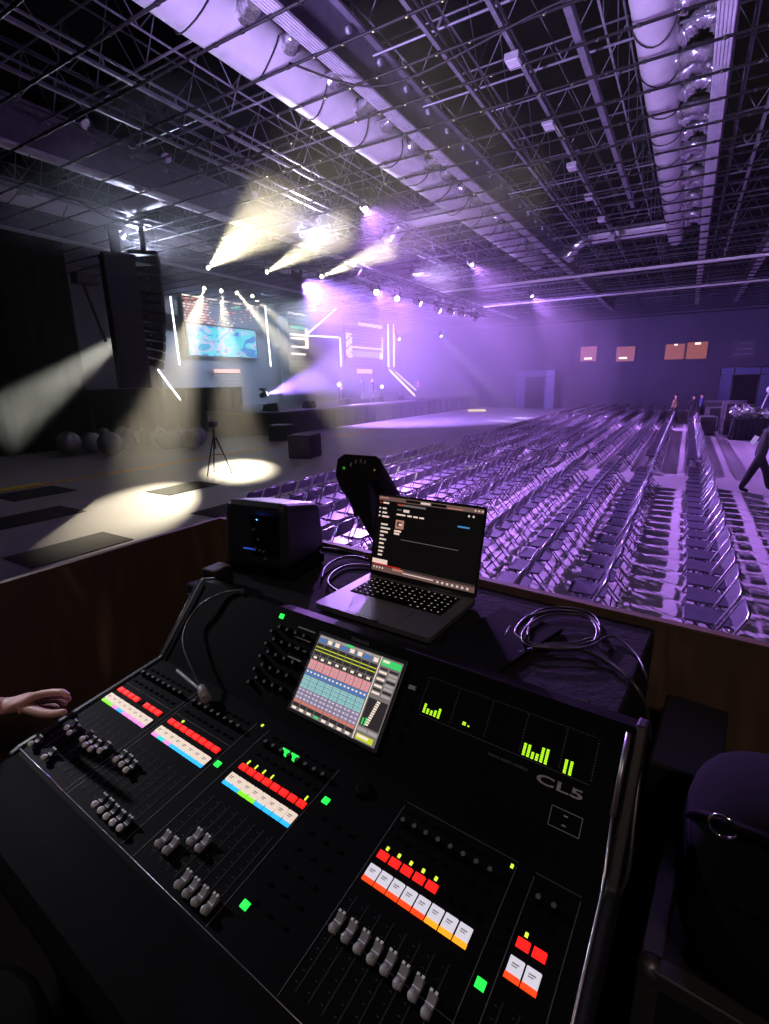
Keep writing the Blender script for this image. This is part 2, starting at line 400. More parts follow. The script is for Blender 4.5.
# dark set back panels with louvre lines
def louvre_panel(name, y0, y1, z0, z1, x, label, cat, rows, mats, pix=None, parent=None):
    t = thing(name, label, cat, (x, y0, z0))
    w, h = y1 - y0, z1 - z0
    MB().box((-0.1, w / 2, h / 2), (0.12, w, h)).build('backing', M_set, t)
    b = MB()
    for k in range(rows): b.box((0, w / 2, (k + 0.5) * h / rows), (0.08, w, h / rows * 0.35))
    b.build('louvre', M_grey, t)
    return t, w, h
A = at_x(181, 293, SX); B = at_x(258, 305, SX)
t, w, h = louvre_panel('led_louvre_wall', A.y, B.y, at_x(186, 322, SX).z, A.z, SX, 'dark louvred panel dotted with red and white lights over the cyan screen', 'light panel', 10, None)
M_pr = em('pixel_red', (1.0, 0.30, 0.18), 2.4); M_pw = em('pixel_white', (1.0, 0.78, 0.68), 3.4); M_pg = em('pixel_green', (0.2, 1.0, 0.6), 1.0)
b = MB(); rnd = random.Random(3)
for k in range(10):
    for i in range(40):
        u = i / 40
        p = 0.8 if (u < 0.32 or 0.44 < u < 0.5) else 0.16
        if k == 9: p = 1.0
        if rnd.random() < p:
            mi = 1 if k == 9 or rnd.random() < 0.45 else 0
            b.box((0.06, u * w + 0.07, (k + 0.5) * h / 10), (0.03, w / 40 * 0.62, h / 10 * 0.42), mi)
b.box((0.07, w * 0.68, h * 0.78), (0.03, 0.6, 0.2), 2)
b.build('light_pixels', [M_pr, M_pw, M_pg], t)
# cyan screen with soft abstract shapes
A = at_x(186, 323.5, SX + 0.15); B = at_x(257, 358, SX + 0.15)
t = thing('led_screen', 'bright cyan stage screen showing blue and lilac swimming shapes', 'screen', (SX + 0.15, A.y, B.z))
w, h = B.y - A.y, A.z - B.z
def screen_mat():
    M = bpy.data.materials.new('screen_picture'); M.use_nodes = True; nt = M.node_tree; bs = nt.nodes['Principled BSDF']
    L = nt.links.new
    tc = nt.nodes.new('ShaderNodeTexCoord'); mp = nt.nodes.new('ShaderNodeMapping'); mp.inputs['Scale'].default_value = (1, 0.55, 0.95); mp.inputs['Location'].default_value = (0, 1.7, 0.6)
    n = nt.nodes.new('ShaderNodeTexNoise'); n.inputs['Scale'].default_value = 1.25; n.inputs['Detail'].default_value = 1.5; n.inputs['Distortion'].default_value = 1.4
    r = nt.nodes.new('ShaderNodeValToRGB'); e = r.color_ramp.elements
    e[0].position = 0.0; e[0].color = srgb(35, 110, 190) + (1,)
    e[1].position = 1.0; e[1].color = srgb(60, 230, 245) + (1,)
    for p, c in ((0.40, (40, 120, 200)), (0.44, (70, 225, 240)), (0.52, (85, 228, 245)), (0.56, (190, 190, 235)), (0.63, (200, 190, 235)), (0.66, (30, 165, 205))):
        x = e.new(p); x.color = srgb(*c) + (1,)
    r.color_ramp.interpolation = 'EASE'
    L(tc.outputs['Object'], mp.inputs['Vector']); L(mp.outputs['Vector'], n.inputs['Vector']); L(n.outputs['Fac'], r.inputs['Fac'])
    L(r.outputs['Color'], bs.inputs['Emission Color']); bs.inputs['Emission Strength'].default_value = 1.6; bs.inputs['Base Color'].default_value = (0.02, 0.02, 0.02, 1)
    return M
MB().box((0, w / 2, h / 2), (0.06, w, h)).build('picture', screen_mat(), t)
f = MB()
for z in (-0.06, h + 0.06): f.box((0, w / 2, z), (0.12, w + 0.24, 0.12))
for y in (-0.06, w + 0.06): f.box((0, y, h / 2), (0.12, 0.12, h + 0.24))
f.build('bezel', M_black, t)
# set wall behind screen and below
sw = MB().box((SX - 0.5, 25.6, 3.67), (0.2, 10.5, 4.8)); sw.box((SX - 0.5, 25.6, 8.2), (0.2, 9.0, 2.2))
tag(sw.build('set_wall', M_set), 'grey set wall behind the cyan screen', 'set wall')
M_neon = em('neon_white', (0.95, 0.93, 1.0), 7.0); M_neonp = em('neon_lilac', (0.86, 0.72, 1.0), 6.0); M_pink = em('pink_panel', (1.0, 0.55, 0.55), 1.8); M_blueb = em('blue_band', (0.45, 0.6, 1.0), 0.8)
def neon(p0, p1, label, M=None, r=0.045):
    d = (Vector(p1) - Vector(p0)); dn = d.normalized()
    t = thing('light_tube', label, 'light tube', p0, group='light tubes on the stage set')
    MB().cyl(dn * 0.12, d - dn * 0.12, r, n=8).build('tube', M or M_neon, t)
    c = MB().cyl((0, 0, 0), dn * 0.14, r * 1.5, n=8); c.cyl(d - dn * 0.14, d, r * 1.5, n=8); c.build('end_cap', M_grey, t)
neon(at_x(170, 294, SX), at_x(180, 367, SX), 'upright white light tube left of the cyan screen')
neon(at_x(265, 304, SX), at_x(271, 368, SX), 'upright white light tube right of the cyan screen')
neon(at_x(156, 367, -24.0), at_x(182, 402, -23.6), 'slanting white light tube below the hung loudspeakers', r=0.04)
neon(at_x(388, 322, SX), at_x(388.5, 368, SX), 'upright lilac light tube at the right end of the set, inner one', M_neonp, 0.06)
neon(at_x(393.5, 323, SX), at_x(394, 368, SX), 'upright lilac light tube at the right end of the set, outer one', M_neonp, 0.05)
neon(at_x(388.5, 369, SX + 0.3), at_x(416, 397, -25.5), 'slanting lilac light tube at the right end, lower one', M_neonp, 0.06)
neon(at_x(394.5, 371, SX + 0.3), at_x(417, 391, -25.5), 'slanting lilac light tube at the right end, upper one', M_neonp, 0.035)
neon(at_x(305, 336, SX), at_x(337, 308, SX), 'sloping gable light tube over the middle of the set', M_neonp, 0.06)
neon(at_x(306, 335.5, SX), at_x(339, 337.5, SX), 'level light tube below the gable', M_neonp, 0.05)
neon(at_x(340, 336.5, SX), at_x(341, 368, SX), 'upright light tube right of the middle doorway', M_neonp, 0.05)
# middle and right set houses
for (u0, v0, u1, v1, lab, pat) in ((287, 310, 309, 372, 'dark louvred set panel with green and white lines left of the doorway', 0), (344, 318, 383, 366, 'dark louvred set panel with lettered column right of the doorway', 1)):
    A = at_x(u0, v0, SX); B = at_x(u1, v1, SX)
    t, w, h = louvre_panel('set_panel', A.y, B.y, B.z, A.z, SX, lab, 'set panel', 14, None)
    b = MB()
    if pat == 0:
        for k, zz in enumerate((0.30, 0.42, 0.56, 0.62, 0.74, 0.96)):
            b.box((0.08, w * 0.45, h * zz), (0.03, w * (0.75 if k < 5 else 0.9), 0.12 if k != 4 else 0.2), 2 if k == 4 else 1)
        for k in range(12): b.box((0.08, w * 0.93, h * (0.42 + 0.028 * k)), (0.03, 0.34, 0.10), 1)
        b.build('light_lines', [M_pr, M_pw, M_pg], t)
    else:
        for k in range(12):
            for j in range(3):
                if (k * 5 + j * 7) % 4: b.box((0.08, 0.25 + j * 0.32, h * (0.18 + 0.045 * k)), (0.03, 0.22, 0.12), 1)
        for i in range(16): b.box((0.08, w * (0.35 + 0.04 * i), h * 0.93), (0.03, w * 0.028, 0.24), 1)
        b.box((0.08, w * 0.57, h * 0.40), (0.03, w * 0.8, 0.10), 1); b.box((0.08, w * 0.97, h * 0.5), (0.03, 0.08, h * 0.4), 1)
        b.box((0.08, w * 0.55, h * 0.25), (0.03, w * 0.75, h * 0.12), 3)
        b.box((0.08, w * 0.93, h * 0.24), (0.03, 0.5, 0.6), 1)
        b.build('light_lines', [M_pr, M_pw, M_pg, M_blueb], t)
A = at_x(357, 369, SX + 0.1); B = at_x(372, 373.5, SX + 0.1)
b = MB().box((A + B) / 2, (0.06, B.y - A.y, A.z - B.z), 0)
for k in range(3): b.box(((A + B) / 2) + Vector((-0.02, 0, -0.35 - 0.22 * k)), (0.05, (B.y - A.y) * (1 - 0.15 * k), 0.08), 1)
tag(b.build('light_sign', [M_pink, M_grey]), 'small glowing pink sign low on the right set panel', 'light sign')
A = at_x(214, 369, SX + 0.1); B = at_x(240, 373, SX + 0.1)
b = MB().box((A + B) / 2, (0.06, B.y - A.y, A.z - B.z), 0)
for k in range(4): b.box(((A + B) / 2) + Vector((-0.02, 0.1 * k, -0.3 - 0.25 * k)), (0.05, (B.y - A.y) * (1 - 0.18 * k), 0.07), 1)
tag(b.build('light_sign', [M_pink, M_grey]), 'small glowing pink sign below the cyan screen', 'light sign')
sw = MB().box((SX - 0.5, 41.5, 4.8), (0.2, 20.0, 7.0)); sw.prism([(SX - 0.6, 33.5, 8.2), (SX - 0.6, 47.5, 8.2), (SX - 0.6, 39, 10.2)], (0.2, 0, 0))
tag(sw.build('set_wall', M_set), 'gabled set wall behind the middle doorway', 'set wall')
# sub boxes / step blocks in front of the stage
for i, ((u0, v0, u1, v1), lab) in enumerate((((273, 423, 291, 440), 'tall dark block before the stage, the left one'), ((291, 431, 320, 457), 'wide dark block before the stage, nearer the chairs'))):
    C_ = at_z((u0 + u1) / 2, v1, 0.0); w = abs(at_z(u1, v1, 0).y - at_z(u0, v1, 0).y) + 0.5; d = (C_ - EYE).length
    h = (v1 - v0) * C_.length / 560
    t = thing('speaker_block', lab, 'speaker', C_, 0.2)
    MB().box((0, 0, h / 2), (0.9, max(w, 1.0), h)).build('cabinet', M_black, t, bevel=0.03)
    g = MB().box((0.46, 0, h / 2), (0.03, max(w, 1.0) - 0.12, h - 0.12)); g.build('front_grille', M_rubber, t)
for k, y in enumerate((22.0, 25.5, 29.5, 34.0, 38.0)):
    t = thing('stage_wedge', 'sloped black monitor wedge on the stage front, %s from the left' % nth(k + 1), 'speaker', (-20.3, y, DZ), PI, group='monitor wedges on the stage front')
    MB().prism([(0, 0, 0), (0.6, 0, 0), (0.5, 0, 0.35), (0.1, 0, 0.42)], (0, 0.75, 0)).build('cabinet', M_black, t, bevel=0.02)
    MB().prism([(0.0, 0.05, 0.05), (-0.02, 0.05, 0.05), (0.07, 0.05, 0.4), (0.09, 0.05, 0.4)], (0, 0.65, 0)).build('front_grille', M_rubber, t)
# pale strip laid on the stage front
b = MB().box((-19.6, 33, DZ + 0.03), (0.5, 9, 0.06)); tag(b.build('stage_step', M_tray), 'pale low step strip along the stage front', 'step')
# ------------------------------------------------------------------ trusses and fixtures over the stage
def box_truss(name, p0, L, s, label, z):
    t = thing(name, label, 'truss', p0); b = MB(); h = s / 2
    c = [(-h, -h), (h, -h), (h, h), (-h, h)]
    for x, zz in c: b.cyl((x, 0, zz), (x, L, zz), 0.03, n=6)
    b.build('chord', M_steel, t); b = MB(); n = int(L / s)
    for i in range(4):
        a, d = c[i], c[(i + 1) % 4]
        q = [((a if k % 2 == 0 else d)[0], k * L / n, (a if k % 2 == 0 else d)[1]) for k in range(n + 1)]
        b.tube(q, 0.016, 5, caps=False)
    b.build('bracing', M_steel, t); return t
box_truss('lighting_truss', (-19.8, 13.5, ZR + 5.35), 11, 0.5, 'square lattice lighting truss above the front of the stage', 0).rotation_euler = (0, 0, -0.64)
box_truss('lighting_truss', (-8.8, 13.0, ZR + 3.15), 11, 0.35, 'low lighting truss carrying the row of purple lamps', 0)
box_truss('lighting_truss', (-23.0, 18.0, ZR + 5.55), 8, 0.35, 'short lighting truss above the cyan screen', 0)
def moving_head(loc, target, label, col, st=25.0, s=1.0, group=None, up=None):
    loc = Vector(loc); d = (Vector(target) - loc).normalized()
    t = thing('moving_head_lamp', label, 'stage lamp', loc, group=group)
    MB().box((0, 0, 0.30 * s), (0.32 * s, 0.26 * s, 0.12 * s)).build('base', M_black, t, bevel=0.02 * s)
    y = MB()
    side = d.cross(Vector((0, 0, 1))).normalized()
    for k in (-1, 1): y.bar(side * (k * 0.17 * s) + Vector((0, 0, 0.26 * s)), side * (k * 0.17 * s), 0.05 * s, 0.1 * s, up=tuple(side))
    y.build('yoke', M_black, t)
    h = MB().tube([d * (-0.2 * s), d * (-0.14 * s), d * (0.10 * s), d * (0.2 * s)], [0.09 * s, 0.13 * s, 0.14 * s, 0.12 * s], 14)
    if up is not None: MB().cyl((0, 0, (0.36 * s if up > loc.z else -0.1)), (0, 0, up - loc.z), 0.025, n=6).build('hanger', M_black, t)
    ho = h.build('head', M_black, t)
    MB().tube([d * (0.201 * s), d * (0.215 * s)], [0.105 * s, 0.10 * s], 16).build('lens', em('lens_' + col[0], col[1], st), ho)
    return loc + d * (0.24 * s)
def spot(loc, target, power, col, ang, blend=0.25, r=0.05, name='stage_beam'):
    l = bpy.data.lights.new(name, 'SPOT'); l.energy = power; l.color = col; l.spot_size = math.radians(ang); l.spot_blend = blend; l.shadow_soft_size = r
    o = bpy.data.objects.new(name, l); COL.objects.link(o); o.location = loc
    o.rotation_euler = (Vector(target) - Vector(loc)).to_track_quat('-Z', 'Y').to_euler(); return o
WARM = (1.0, 0.88, 0.62); PURP = (0.42, 0.20, 1.0); COOL = (0.72, 0.82, 1.0)
KB = 1.0
# four beams falling from the truss over the cyan screen
tg = [at_z(138, 505, 0), at_z(240, 468, 0), at_z(378, 455, 0.4), at_z(428, 449, 0.4)]
pw = [88e3, 42e3, 85e3, 62e3]
for k, ((u, v), T) in enumerate(zip(((204.5, 287.5), (221, 289.5), (236, 292), (251.5, 295.5)), tg)):
    P = at_x(u, v, -23.0)
    L_ = moving_head(P, T, 'white-beam lamp on the truss above the cyan screen, %s from the left' % nth(k + 1), ('warm', (1, 0.95, 0.85)), 30, 0.8, 'white-beam lamps over the screen', P.z + 0.42)
    spot(L_, T, pw[k] * KB, WARM, (8.8, 10, 7, 6)[k], 1.0)
P = at_x(150, 318, -24.0); T = at_x(-30, 446, -17.0)
L_ = moving_head(P, T, 'white-beam lamp hidden behind the hung loudspeakers', ('warm', (1, 0.95, 0.85)), 30, 1.2, None, 10.5)
spot(L_, T, 52e3 * KB, (0.95, 0.95, 0.82), 9, 0.9)
# three beams raking out over the audience
bd = Vector((0.872, -0.478, -0.02))
for k, ((u, v), pwr, a) in enumerate((((207.5, 268.5), 560e3, 14), ((266, 272.5), 420e3, 11), ((320.5, 277), 560e3, 10))):
    P = at_x(u, v, (-18.6, -16.9, -15.5)[k])
    L_ = moving_head(P, P + bd, 'white-beam lamp on the stage-front truss, %s from the left' % nth(k + 1), ('warm', (1, 0.95, 0.85)), 40, 0.7, 'white-beam lamps on the stage-front truss', P.z + 0.55)
    spot(L_, P + bd, pwr * KB * 0.155, (1.0, 0.88, 0.58), a, 0.9)
# purple washes at the middle of the stage
P = at_x(297, 277, -17.0); T = at_x(398, 368, -17.5)
L_ = moving_head(P, T, 'bright purple wash lamp high over the middle of the stage', ('purple', (0.85, 0.7, 1)), 60, 1.4, None, 10.55)
spot(L_, T, 95e3 * KB, (0.44, 0.23, 1.0), 76, 0.8, 0.2)
P = at_x(263.5, 395, -23); T = at_x(430, 345, -16)
L_ = moving_head(P, T, 'purple lamp standing low on the stage, aimed up to the right', ('purple', (0.85, 0.7, 1)), 60, 1.2)
spot(L_, T, 85e3 * KB, (0.38, 0.20, 1.0), 40, 0.7, 0.1)
for (pa, pb, xa, xb, lab) in (((398, 338), (455, 384), -21, -15, 'pale lamp right of the stage set, its beam falling toward the chairs'), ((440, 335), (492, 388), -18, -13, 'pale lamp beyond the right end of the stage set')):
    P = at_x(*pa, xa); T = at_x(*pb, xb)
    L_ = moving_head(P, T, lab, ('lilac', (0.9, 0.75, 1)), 25, 0.8, None, 10.5)
    spot(L_, T, 26e3 * KB, (0.75, 0.72, 1.0), 7, 0.9)
# purple lamps of the low truss
PL = [(375, 291), (396, 297), (417, 302), (437, 309), (450, 311.5), (461, 314), (474, 318.5)]
aim = [(0.0, 6.5), (-2.5, 9.0), (0.4, 20.0), (-2, 22), (-2, 30), (1.0, 36), (-5, 40)]
pwr = [1.5e5, 0.6e5, 0.6e5, 0.35e5, 0.9e5, 1.1e5, 0.7e5]
for k, (u, v) in enumerate(PL):
    P = at_x(u, v, -8.8); T = Vector((aim[k][0], aim[k][1], 0.4))
    L_ = moving_head(P, T, 'purple lamp on the low truss, %s from the stage end' % nth(k + 1), ('lilac', (0.9, 0.75, 1)), 25, 0.75, 'purple lamps on the low truss')
    spot(L_, T, pwr[k] * KB * 0.10, (0.52, 0.22, 1.0), 50, 0.7, 0.06)
for k, (P, T, e) in enumerate((((-9.3, 14.5, 8.0), (-1.6, 9.0, 0.3), 0.27e5), ((-9.3, 23.5, 8.0), (-1.5, 19.0, 0.3), 0.24e5), ((-9.3, 34.0, 8.0), (-1.5, 30.0, 0.3), 0.30e5))):
    L_ = moving_head(P, T, 'purple audience lamp hung under the roof between ducts, %s from the booth' % nth(k + 1), ('lilac', (0.9, 0.75, 1)), 6, 0.8, 'purple audience lamps under the roof', 10.5)
    spot(L_, T, e * KB * 0.78, (0.53, 0.23, 1.0), 62, 0.8, 0.05)
# wash lamps added as fill for roof, stage set, desk and booth
def added_wash(loc, T, label, power, col, ang):
    L_ = moving_head(loc, T, label, ('wash', (0.7, 0.5, 1)), 4, 0.7, None, (0.01 if loc[2] < 3 else (10.55 if loc[2] > 7.5 else None)))
    spot(L_, T, power, col, ang, 0.8, 0.4)
added_wash((-12.6, 15.5, 7.95), (-7.0, 11.5, 8.75), 'added fill lamp beside the deep girder aimed at the thick strapped duct', 0.05e5, (0.72, 0.62, 1.0), 80)  # added fill, stands in for floor bounce on the duct
added_wash((-12.6, 24.0, 7.95), (-6.5, 22, 8.6), 'added fill lamp farther along the deep girder aimed at the thick strapped duct', 0.05e5, (0.62, 0.42, 1.0), 90)  # second added fill, for the far half of the duct
added_wash((-18.6, 13.0, 7.35), (-13.7, 10.5, 8.1), 'added cool fill lamp on the stage-front truss aimed at the deep girder', 0.03e5, (0.66, 0.72, 1.0), 90)  # added to brighten the girder's lower edge
added_wash((-19.0, 24.5, 7.2), (-28, 25.5, 4.0), 'added cool fill lamp on the stage-front truss aimed at the cyan screen', 0.15e5, (0.60, 0.74, 1.0), 80)  # added cool fill for the left set and its haze
added_wash((-4.2, -1.2, 1.3), (-2.5, 14.0, 9.2), 'added unseen uplighter standing outside the booth wall, aimed at the roof', 0.17e5, (0.58, 0.42, 1.0), 75)  # added out of view to lift the ducts and lattice
added_wash((-14.0, 1.2, 7.9), (-1.0, 0.52, 2.0), 'added unseen cool lamp hung at the left of the hall, aimed at the mixing desk', 0.045e5, (0.85, 0.86, 1.0), 5.0)  # added out of view so the fader caps catch light
added_wash((2.0, -4.0, 8.0), (0.1, 1.3, 1.9), 'added unseen dim fill lamp hung behind the booth', 340, (1.0, 0.74, 0.62), 40)  # added out of view as weak fill on the booth plywood
# ------------------------------------------------------------------ hung loudspeakers, drapes
def line_array():
    A = at_x(128, 256, -17); B = at_x(150.5, 366, -16.6)
    c = at_x(143, 258, -17); n = 12; H = c.z - B.z
    t = thing('line_array_speaker', 'curved hung column of black loudspeaker cabinets with pale gaps', 'loudspeaker', (c.x, c.y, c.z), 0.85)
    z = 0.0; y = 0.0
    zc_ = 0.0; xc_ = 0.0; hh = H / n
    for k in range(n):
        an = 0.0022 * k * k
        Mx = Matrix.Rotation(an, 3, 'Y')
        q = MB().prism([(0.5, -0.5, hh * 0.47), (-0.5, -0.5, hh * 0.17), (-0.5, -0.5, -hh * 0.17), (0.5, -0.5, -hh * 0.47)], (0, 1.0, 0))
        for p in q.v: p.xyz = Mx @ p
        q2 = q.build('speaker_cabinet', M_pa, t, loc=(xc_ - 0.5 * math.sin(an) * 0.2, 0, zc_ - hh / 2), bevel=0.012)
        w = MB().box(Mx @ Vector((0.505, 0, 0)), (0.02, 0.85, hh * 0.8), 0, Mx); w.ball(Mx @ Vector((0.1, -0.51, 0)), 0.02, 1, 8, 6)
        w.build('grille', [M_rubber, M_white], q2)
        zc_ -= hh * math.cos(an); xc_ -= hh * math.sin(an)
    f = MB().box((0.05, 0, 0.08), (0.9, 1.0, 0.12)); f.box((0.05, 0, 0.55), (0.16, 0.3, 0.9)); f.box((0.05, 0, 1.0), (0.3, 0.5, 0.12))
    f.build('rigging_frame', M_black, t)
    return t
line_array()
A = at_x(97, 255, -17); B = at_x(128, 256, -17); C_ = at_x(131, 388, -17)
t = thing('line_array_speaker', 'straight dark hung loudspeaker column left of the curved one', 'loudspeaker', ((A.x + B.x) / 2 - 0.05, (A.y + B.y) / 2 + 0.16, 0), -0.35)
zt = A.z; zb = C_.z; n = 6
for k in range(n):
    hh = (zt - zb) / n
    c = MB().box((0, 0, zt - (k + 0.5) * hh), (0.7, 0.96, hh * 0.999)).build('speaker_cabinet', M_pa, t, bevel=0.002)
    MB().box((0.36, 0, zt - (k + 0.5) * hh), (0.02, 0.90, hh * 0.97)).build('grille', M_pa, c)
f = MB().box((0, 0, zt + 0.07), (0.8, 1.0, 0.12)); f.box((0, 0, zt + 0.5), (0.16, 0.3, 0.9)); f.box((0, 0, zt + 0.95), (0.3, 0.5, 0.12)); f.build('rigging_frame', M_black, t)
# black drape on the left, pale wall piece, dark masking below
def drape(y0, y1, x, z0, z1, label, w=0.5, amp=0.10):
    n = int((y1 - y0) / 0.12); b = MB(); vs = []
    for i in range(n + 1):
        y = y0 + (y1 - y0) * i / n; xx = x + amp * math.sin(i * w * 2.2)
        vs += [(xx, y, z0), (xx, y, z1)]
    b.add(vs, [(2 * i, 2 * i + 2, 2 * i + 3, 2 * i + 1) for i in range(n)], 0, True)
    o = b.build('stage_drape', M_drape); sm = o.modifiers.new('thickness', 'SOLIDIFY'); sm.thickness = 0.03
    return tag(o, label, 'curtain')
drape(2.0, at_x(74, 320, -24).y, -24.0, 0.02, 8.9, 'tall black drape covering the left wall')
drape(13.0, 23.2, -24.4, 0.02, 2.62, 'low black masking curtain behind the silver balls')
t = tag(MB().box((-27.5, 16.0, 5.0), (0.3, 6.5, 9.6)).build('wall_flat', M_wallw), 'pale tall wall flat behind the hung loudspeakers', 'wall panel')
t = thing('truss_arm', 'slanting dark pipe with lamp left of the hung loudspeakers', 'pipe', (0, 0, 0))
MB().cyl(at_x(79, 272, -21), at_x(106, 342, -21), 0.06, n=8).build('pipe', M_black, t)
MB().box(at_x(84, 279, -21), (0.5, 0.8, 0.4)).build('lamp_box', M_black, t, bevel=0.03)
# silver balls
bp = [(68.5, 443, 9.5), (91, 442, 8.5), (110, 443.5, 9.5), (103, 436, 8), (121, 434, 8), (131, 436, 7.5), (140, 437, 8), (149, 438, 8), (157, 439, 8), (166, 440, 8), (173, 439, 8.5), (183, 438, 8.5), (191, 439, 8.5), (197, 436, 8.5), (127, 441, 7.5), (160, 434, 7)]
for k, (u, v, rp) in enumerate(bp):
    P = at_z(u, v, 0.44); D = (P - EYE).length
    r = 0.44 * (rp / 8.6)
    P = at_z(u, v, r + 0.005)
    b = MB().ball((0, 0, 0), r, 0, 22, 14)
    b.cyl((0, 0, r * 0.97), (0, 0, r * 1.04), 0.06, 0.04, 10, 1)
    o = b.build('silver_ball', [M_ball, M_grey], loc=P); o.rotation_euler = (random.uniform(-.6, .6), random.uniform(-.6, .6), 0)
    lab = ('big silver ball lying on the floor, farthest left of its row' if k == 0 else 'silver ball on the floor before the masking curtain, %s of its row' % nth(k + 1))
    tag(o, lab, 'ball', 'silver balls before the stage')
# floor line and mats
A = at_z(0, 492, 0.0); B = at_z(250, 447, 0.0)
b = MB(); x = A.x
b.prism([(x - 0.16, 1.0, 0.002), (x + 0.16, 1.0, 0.002), (x + 0.07, 1.0, 0.035), (x - 0.07, 1.0, 0.035)], (0, 25, 0))
tag(b.build('cable_ramp', pm('orange_ramp', (0.75, 0.42, 0.16), 0.6)), 'long orange cable ramp crossing the floor toward the stage', 'cable ramp')
b = MB().box((x + 0.02, A.y - 0.1, 0.05), (0.34, 2.2, 0.03))
tag(b.build('floor_tape', pm('yellow_tape', (0.95, 0.75, 0.08), 0.5)), 'yellow taped end of the orange cable ramp', 'tape')
mats_px = [[(3, 558), (104.5, 532), (132.6, 540), (29.6, 570)], [(-40, 527), (56, 506), (81, 509.5), (-30, 541)], [(148, 491), (200, 481), (215, 484.5), (168.5, 497)], [(0, 497), (40, 486), (84, 489), (9, 503)], [(195, 512.6), (240, 500), (262, 503), (215, 520)]]
labs = ['dark floor mat closest to the wooden booth wall', 'dark floor mat at the left edge of the hall floor', 'dark floor mat beside the camera tripod', 'dark floor mat nearest the orange cable ramp', 'dark floor mat peeking out behind the black monitor box']
for q, lab in zip(mats_px, labs):
    P = [at_z(u, v, 0.0) for u, v in q]
    xa = sum(p.x for p in P) / 4; ya = sum(p.y for p in P) / 4
    w = abs((P[2].x + P[3].x) - (P[0].x + P[1].x)) / 2; d = abs((P[1].y + P[2].y) - (P[0].y + P[3].y)) / 2
    tag(MB().box((0, 0, 0.007), (w, d, 0.012)).build('floor_mat', M_mat, loc=(xa, ya, 0.0), bevel=0.004), lab, 'mat', 'dark floor mats')
# camera tripod
P = at_z(218, 474, 0.0)
t = thing('camera_tripod', 'video camera on a black tripod standing on the open floor', 'tripod', P, 0.6)
t.scale = (0.95, 0.95, 1.0)
for k in range(3):
    a = k * 2 * PI / 3
    l = MB().tube([(0.05 * math.cos(a), 0.05 * math.sin(a), 1.15), (0.28 * math.cos(a), 0.28 * math.sin(a), 0.55), (0.46 * math.cos(a), 0.46 * math.sin(a), 0.02)], [0.03, 0.022, 0.016], 8)
    l.ball((0.46 * math.cos(a), 0.46 * math.sin(a), 0.025), 0.025, 0, 8, 6); l.build('leg', M_black, t)
MB().cyl((0, 0, 0.8), (0, 0, 1.45), 0.03, n=10).build('column', M_black, t)
s_ = MB()
for k in range(3):
    a = k * 2 * PI / 3; s_.cyl((0, 0, 0.62), (0.25 * math.cos(a), 0.25 * math.sin(a), 0.6), 0.012, n=6)
s_.build('spreader', M_black, t)
c = MB().box((0, 0, 1.56), (0.16, 0.34, 0.17)); c.cyl((0, 0.17, 1.56), (0, 0.34, 1.56), 0.06, 0.07, 12); c.cyl((0, -0.1, 1.68), (0, 0.12, 1.68), 0.02, n=8)
c.build('video_camera', M_black, t, bevel=0.01)
MB().tube([(0, -0.05, 1.42), (0.05, -0.3, 1.3), (0.06, -0.5, 1.22)], 0.012, 6).build('pan_handle', M_black, t)
MB().box((-0.06, -0.19, 1.74), (0.02, 0.15, 0.10)).build('view_screen', M_white, t)

# ------------------------------------------------------------------ folding chairs (people would face the stage, -X)
def chair_parts():
    out = {}
    # U frame: front feet - seat sides - back
    s = MB()
    P = []
    for sy in (-1,):
        pass
    yb = 0.205
    path = [(-0.20, -yb - 0.01, 0.0), (-0.16, -yb, 0.10), (0.05, -yb, 0.45), (0.19, -yb, 0.76), (0.205, -yb + 0.04, 0.80), (0.205, yb - 0.04, 0.80), (0.19, yb, 0.76), (0.05, yb, 0.45), (-0.16, yb, 0.10), (-0.20, yb + 0.01, 0.0)]
    s.tube(path, 0.0125, 6)
    s.cyl((-0.10, -yb, 0.20), (-0.10, yb, 0.20), 0.009, n=5)
    out['front_frame'] = (s, [M_tube])
    s = MB(); yr = 0.175
    for k in (-1, 1):
        s.cyl((0.24, k * yr, 0.0), (-0.13, k * yr, 0.43), 0.0115, n=6)
        s.cyl((0.245, k * yr, 0.0), (0.222, k * yr, 0.03), 0.019, n=8, mi=1)
    s.cyl((0.15, -yr, 0.105), (0.15, yr, 0.105), 0.009, n=5)
    out['rear_frame'] = (s, [M_tube, M_capw])
    s = MB(); s.prism([(-0.21, -0.17, 0.435), (-0.19, -0.195, 0.435), (0.15, -0.18, 0.425), (0.17, -0.15, 0.425), (0.17, 0.15, 0.425), (0.15, 0.18, 0.425), (-0.19, 0.195, 0.435), (-0.21, 0.17, 0.435)], (0, 0, 0.022))
    out['seat'] = (s, [M_seat])
    s = MB(); n = 6; vs = []
    for i in range(n + 1):
        y = -0.195 + 0.39 * i / n; bow = 0.022 * (1 - (2 * i / n - 1) ** 2)
        for (x, z) in ((0.115 + bow, 0.60), (0.198 + bow, 0.79), (0.208 + bow, 0.786), (0.125 + bow, 0.596)): vs.append((x, y, z))
    fs = []
    for i in range(n):
        for k in range(4): fs.append((i * 4 + k, i * 4 + (k + 1) % 4, i * 4 + 4 + (k + 1) % 4, i * 4 + 4 + k))
    fs += [(0, 1, 2, 3), (n * 4 + 3, n * 4 + 2, n * 4 + 1, n * 4)]
    s.add(vs, fs, 0, False); out['backrest'] = (s, [M_chair])
    return out
CP = chair_parts()
CPM = {k: a.mesh(k, mm) for k, (a, mm) in CP.items()}
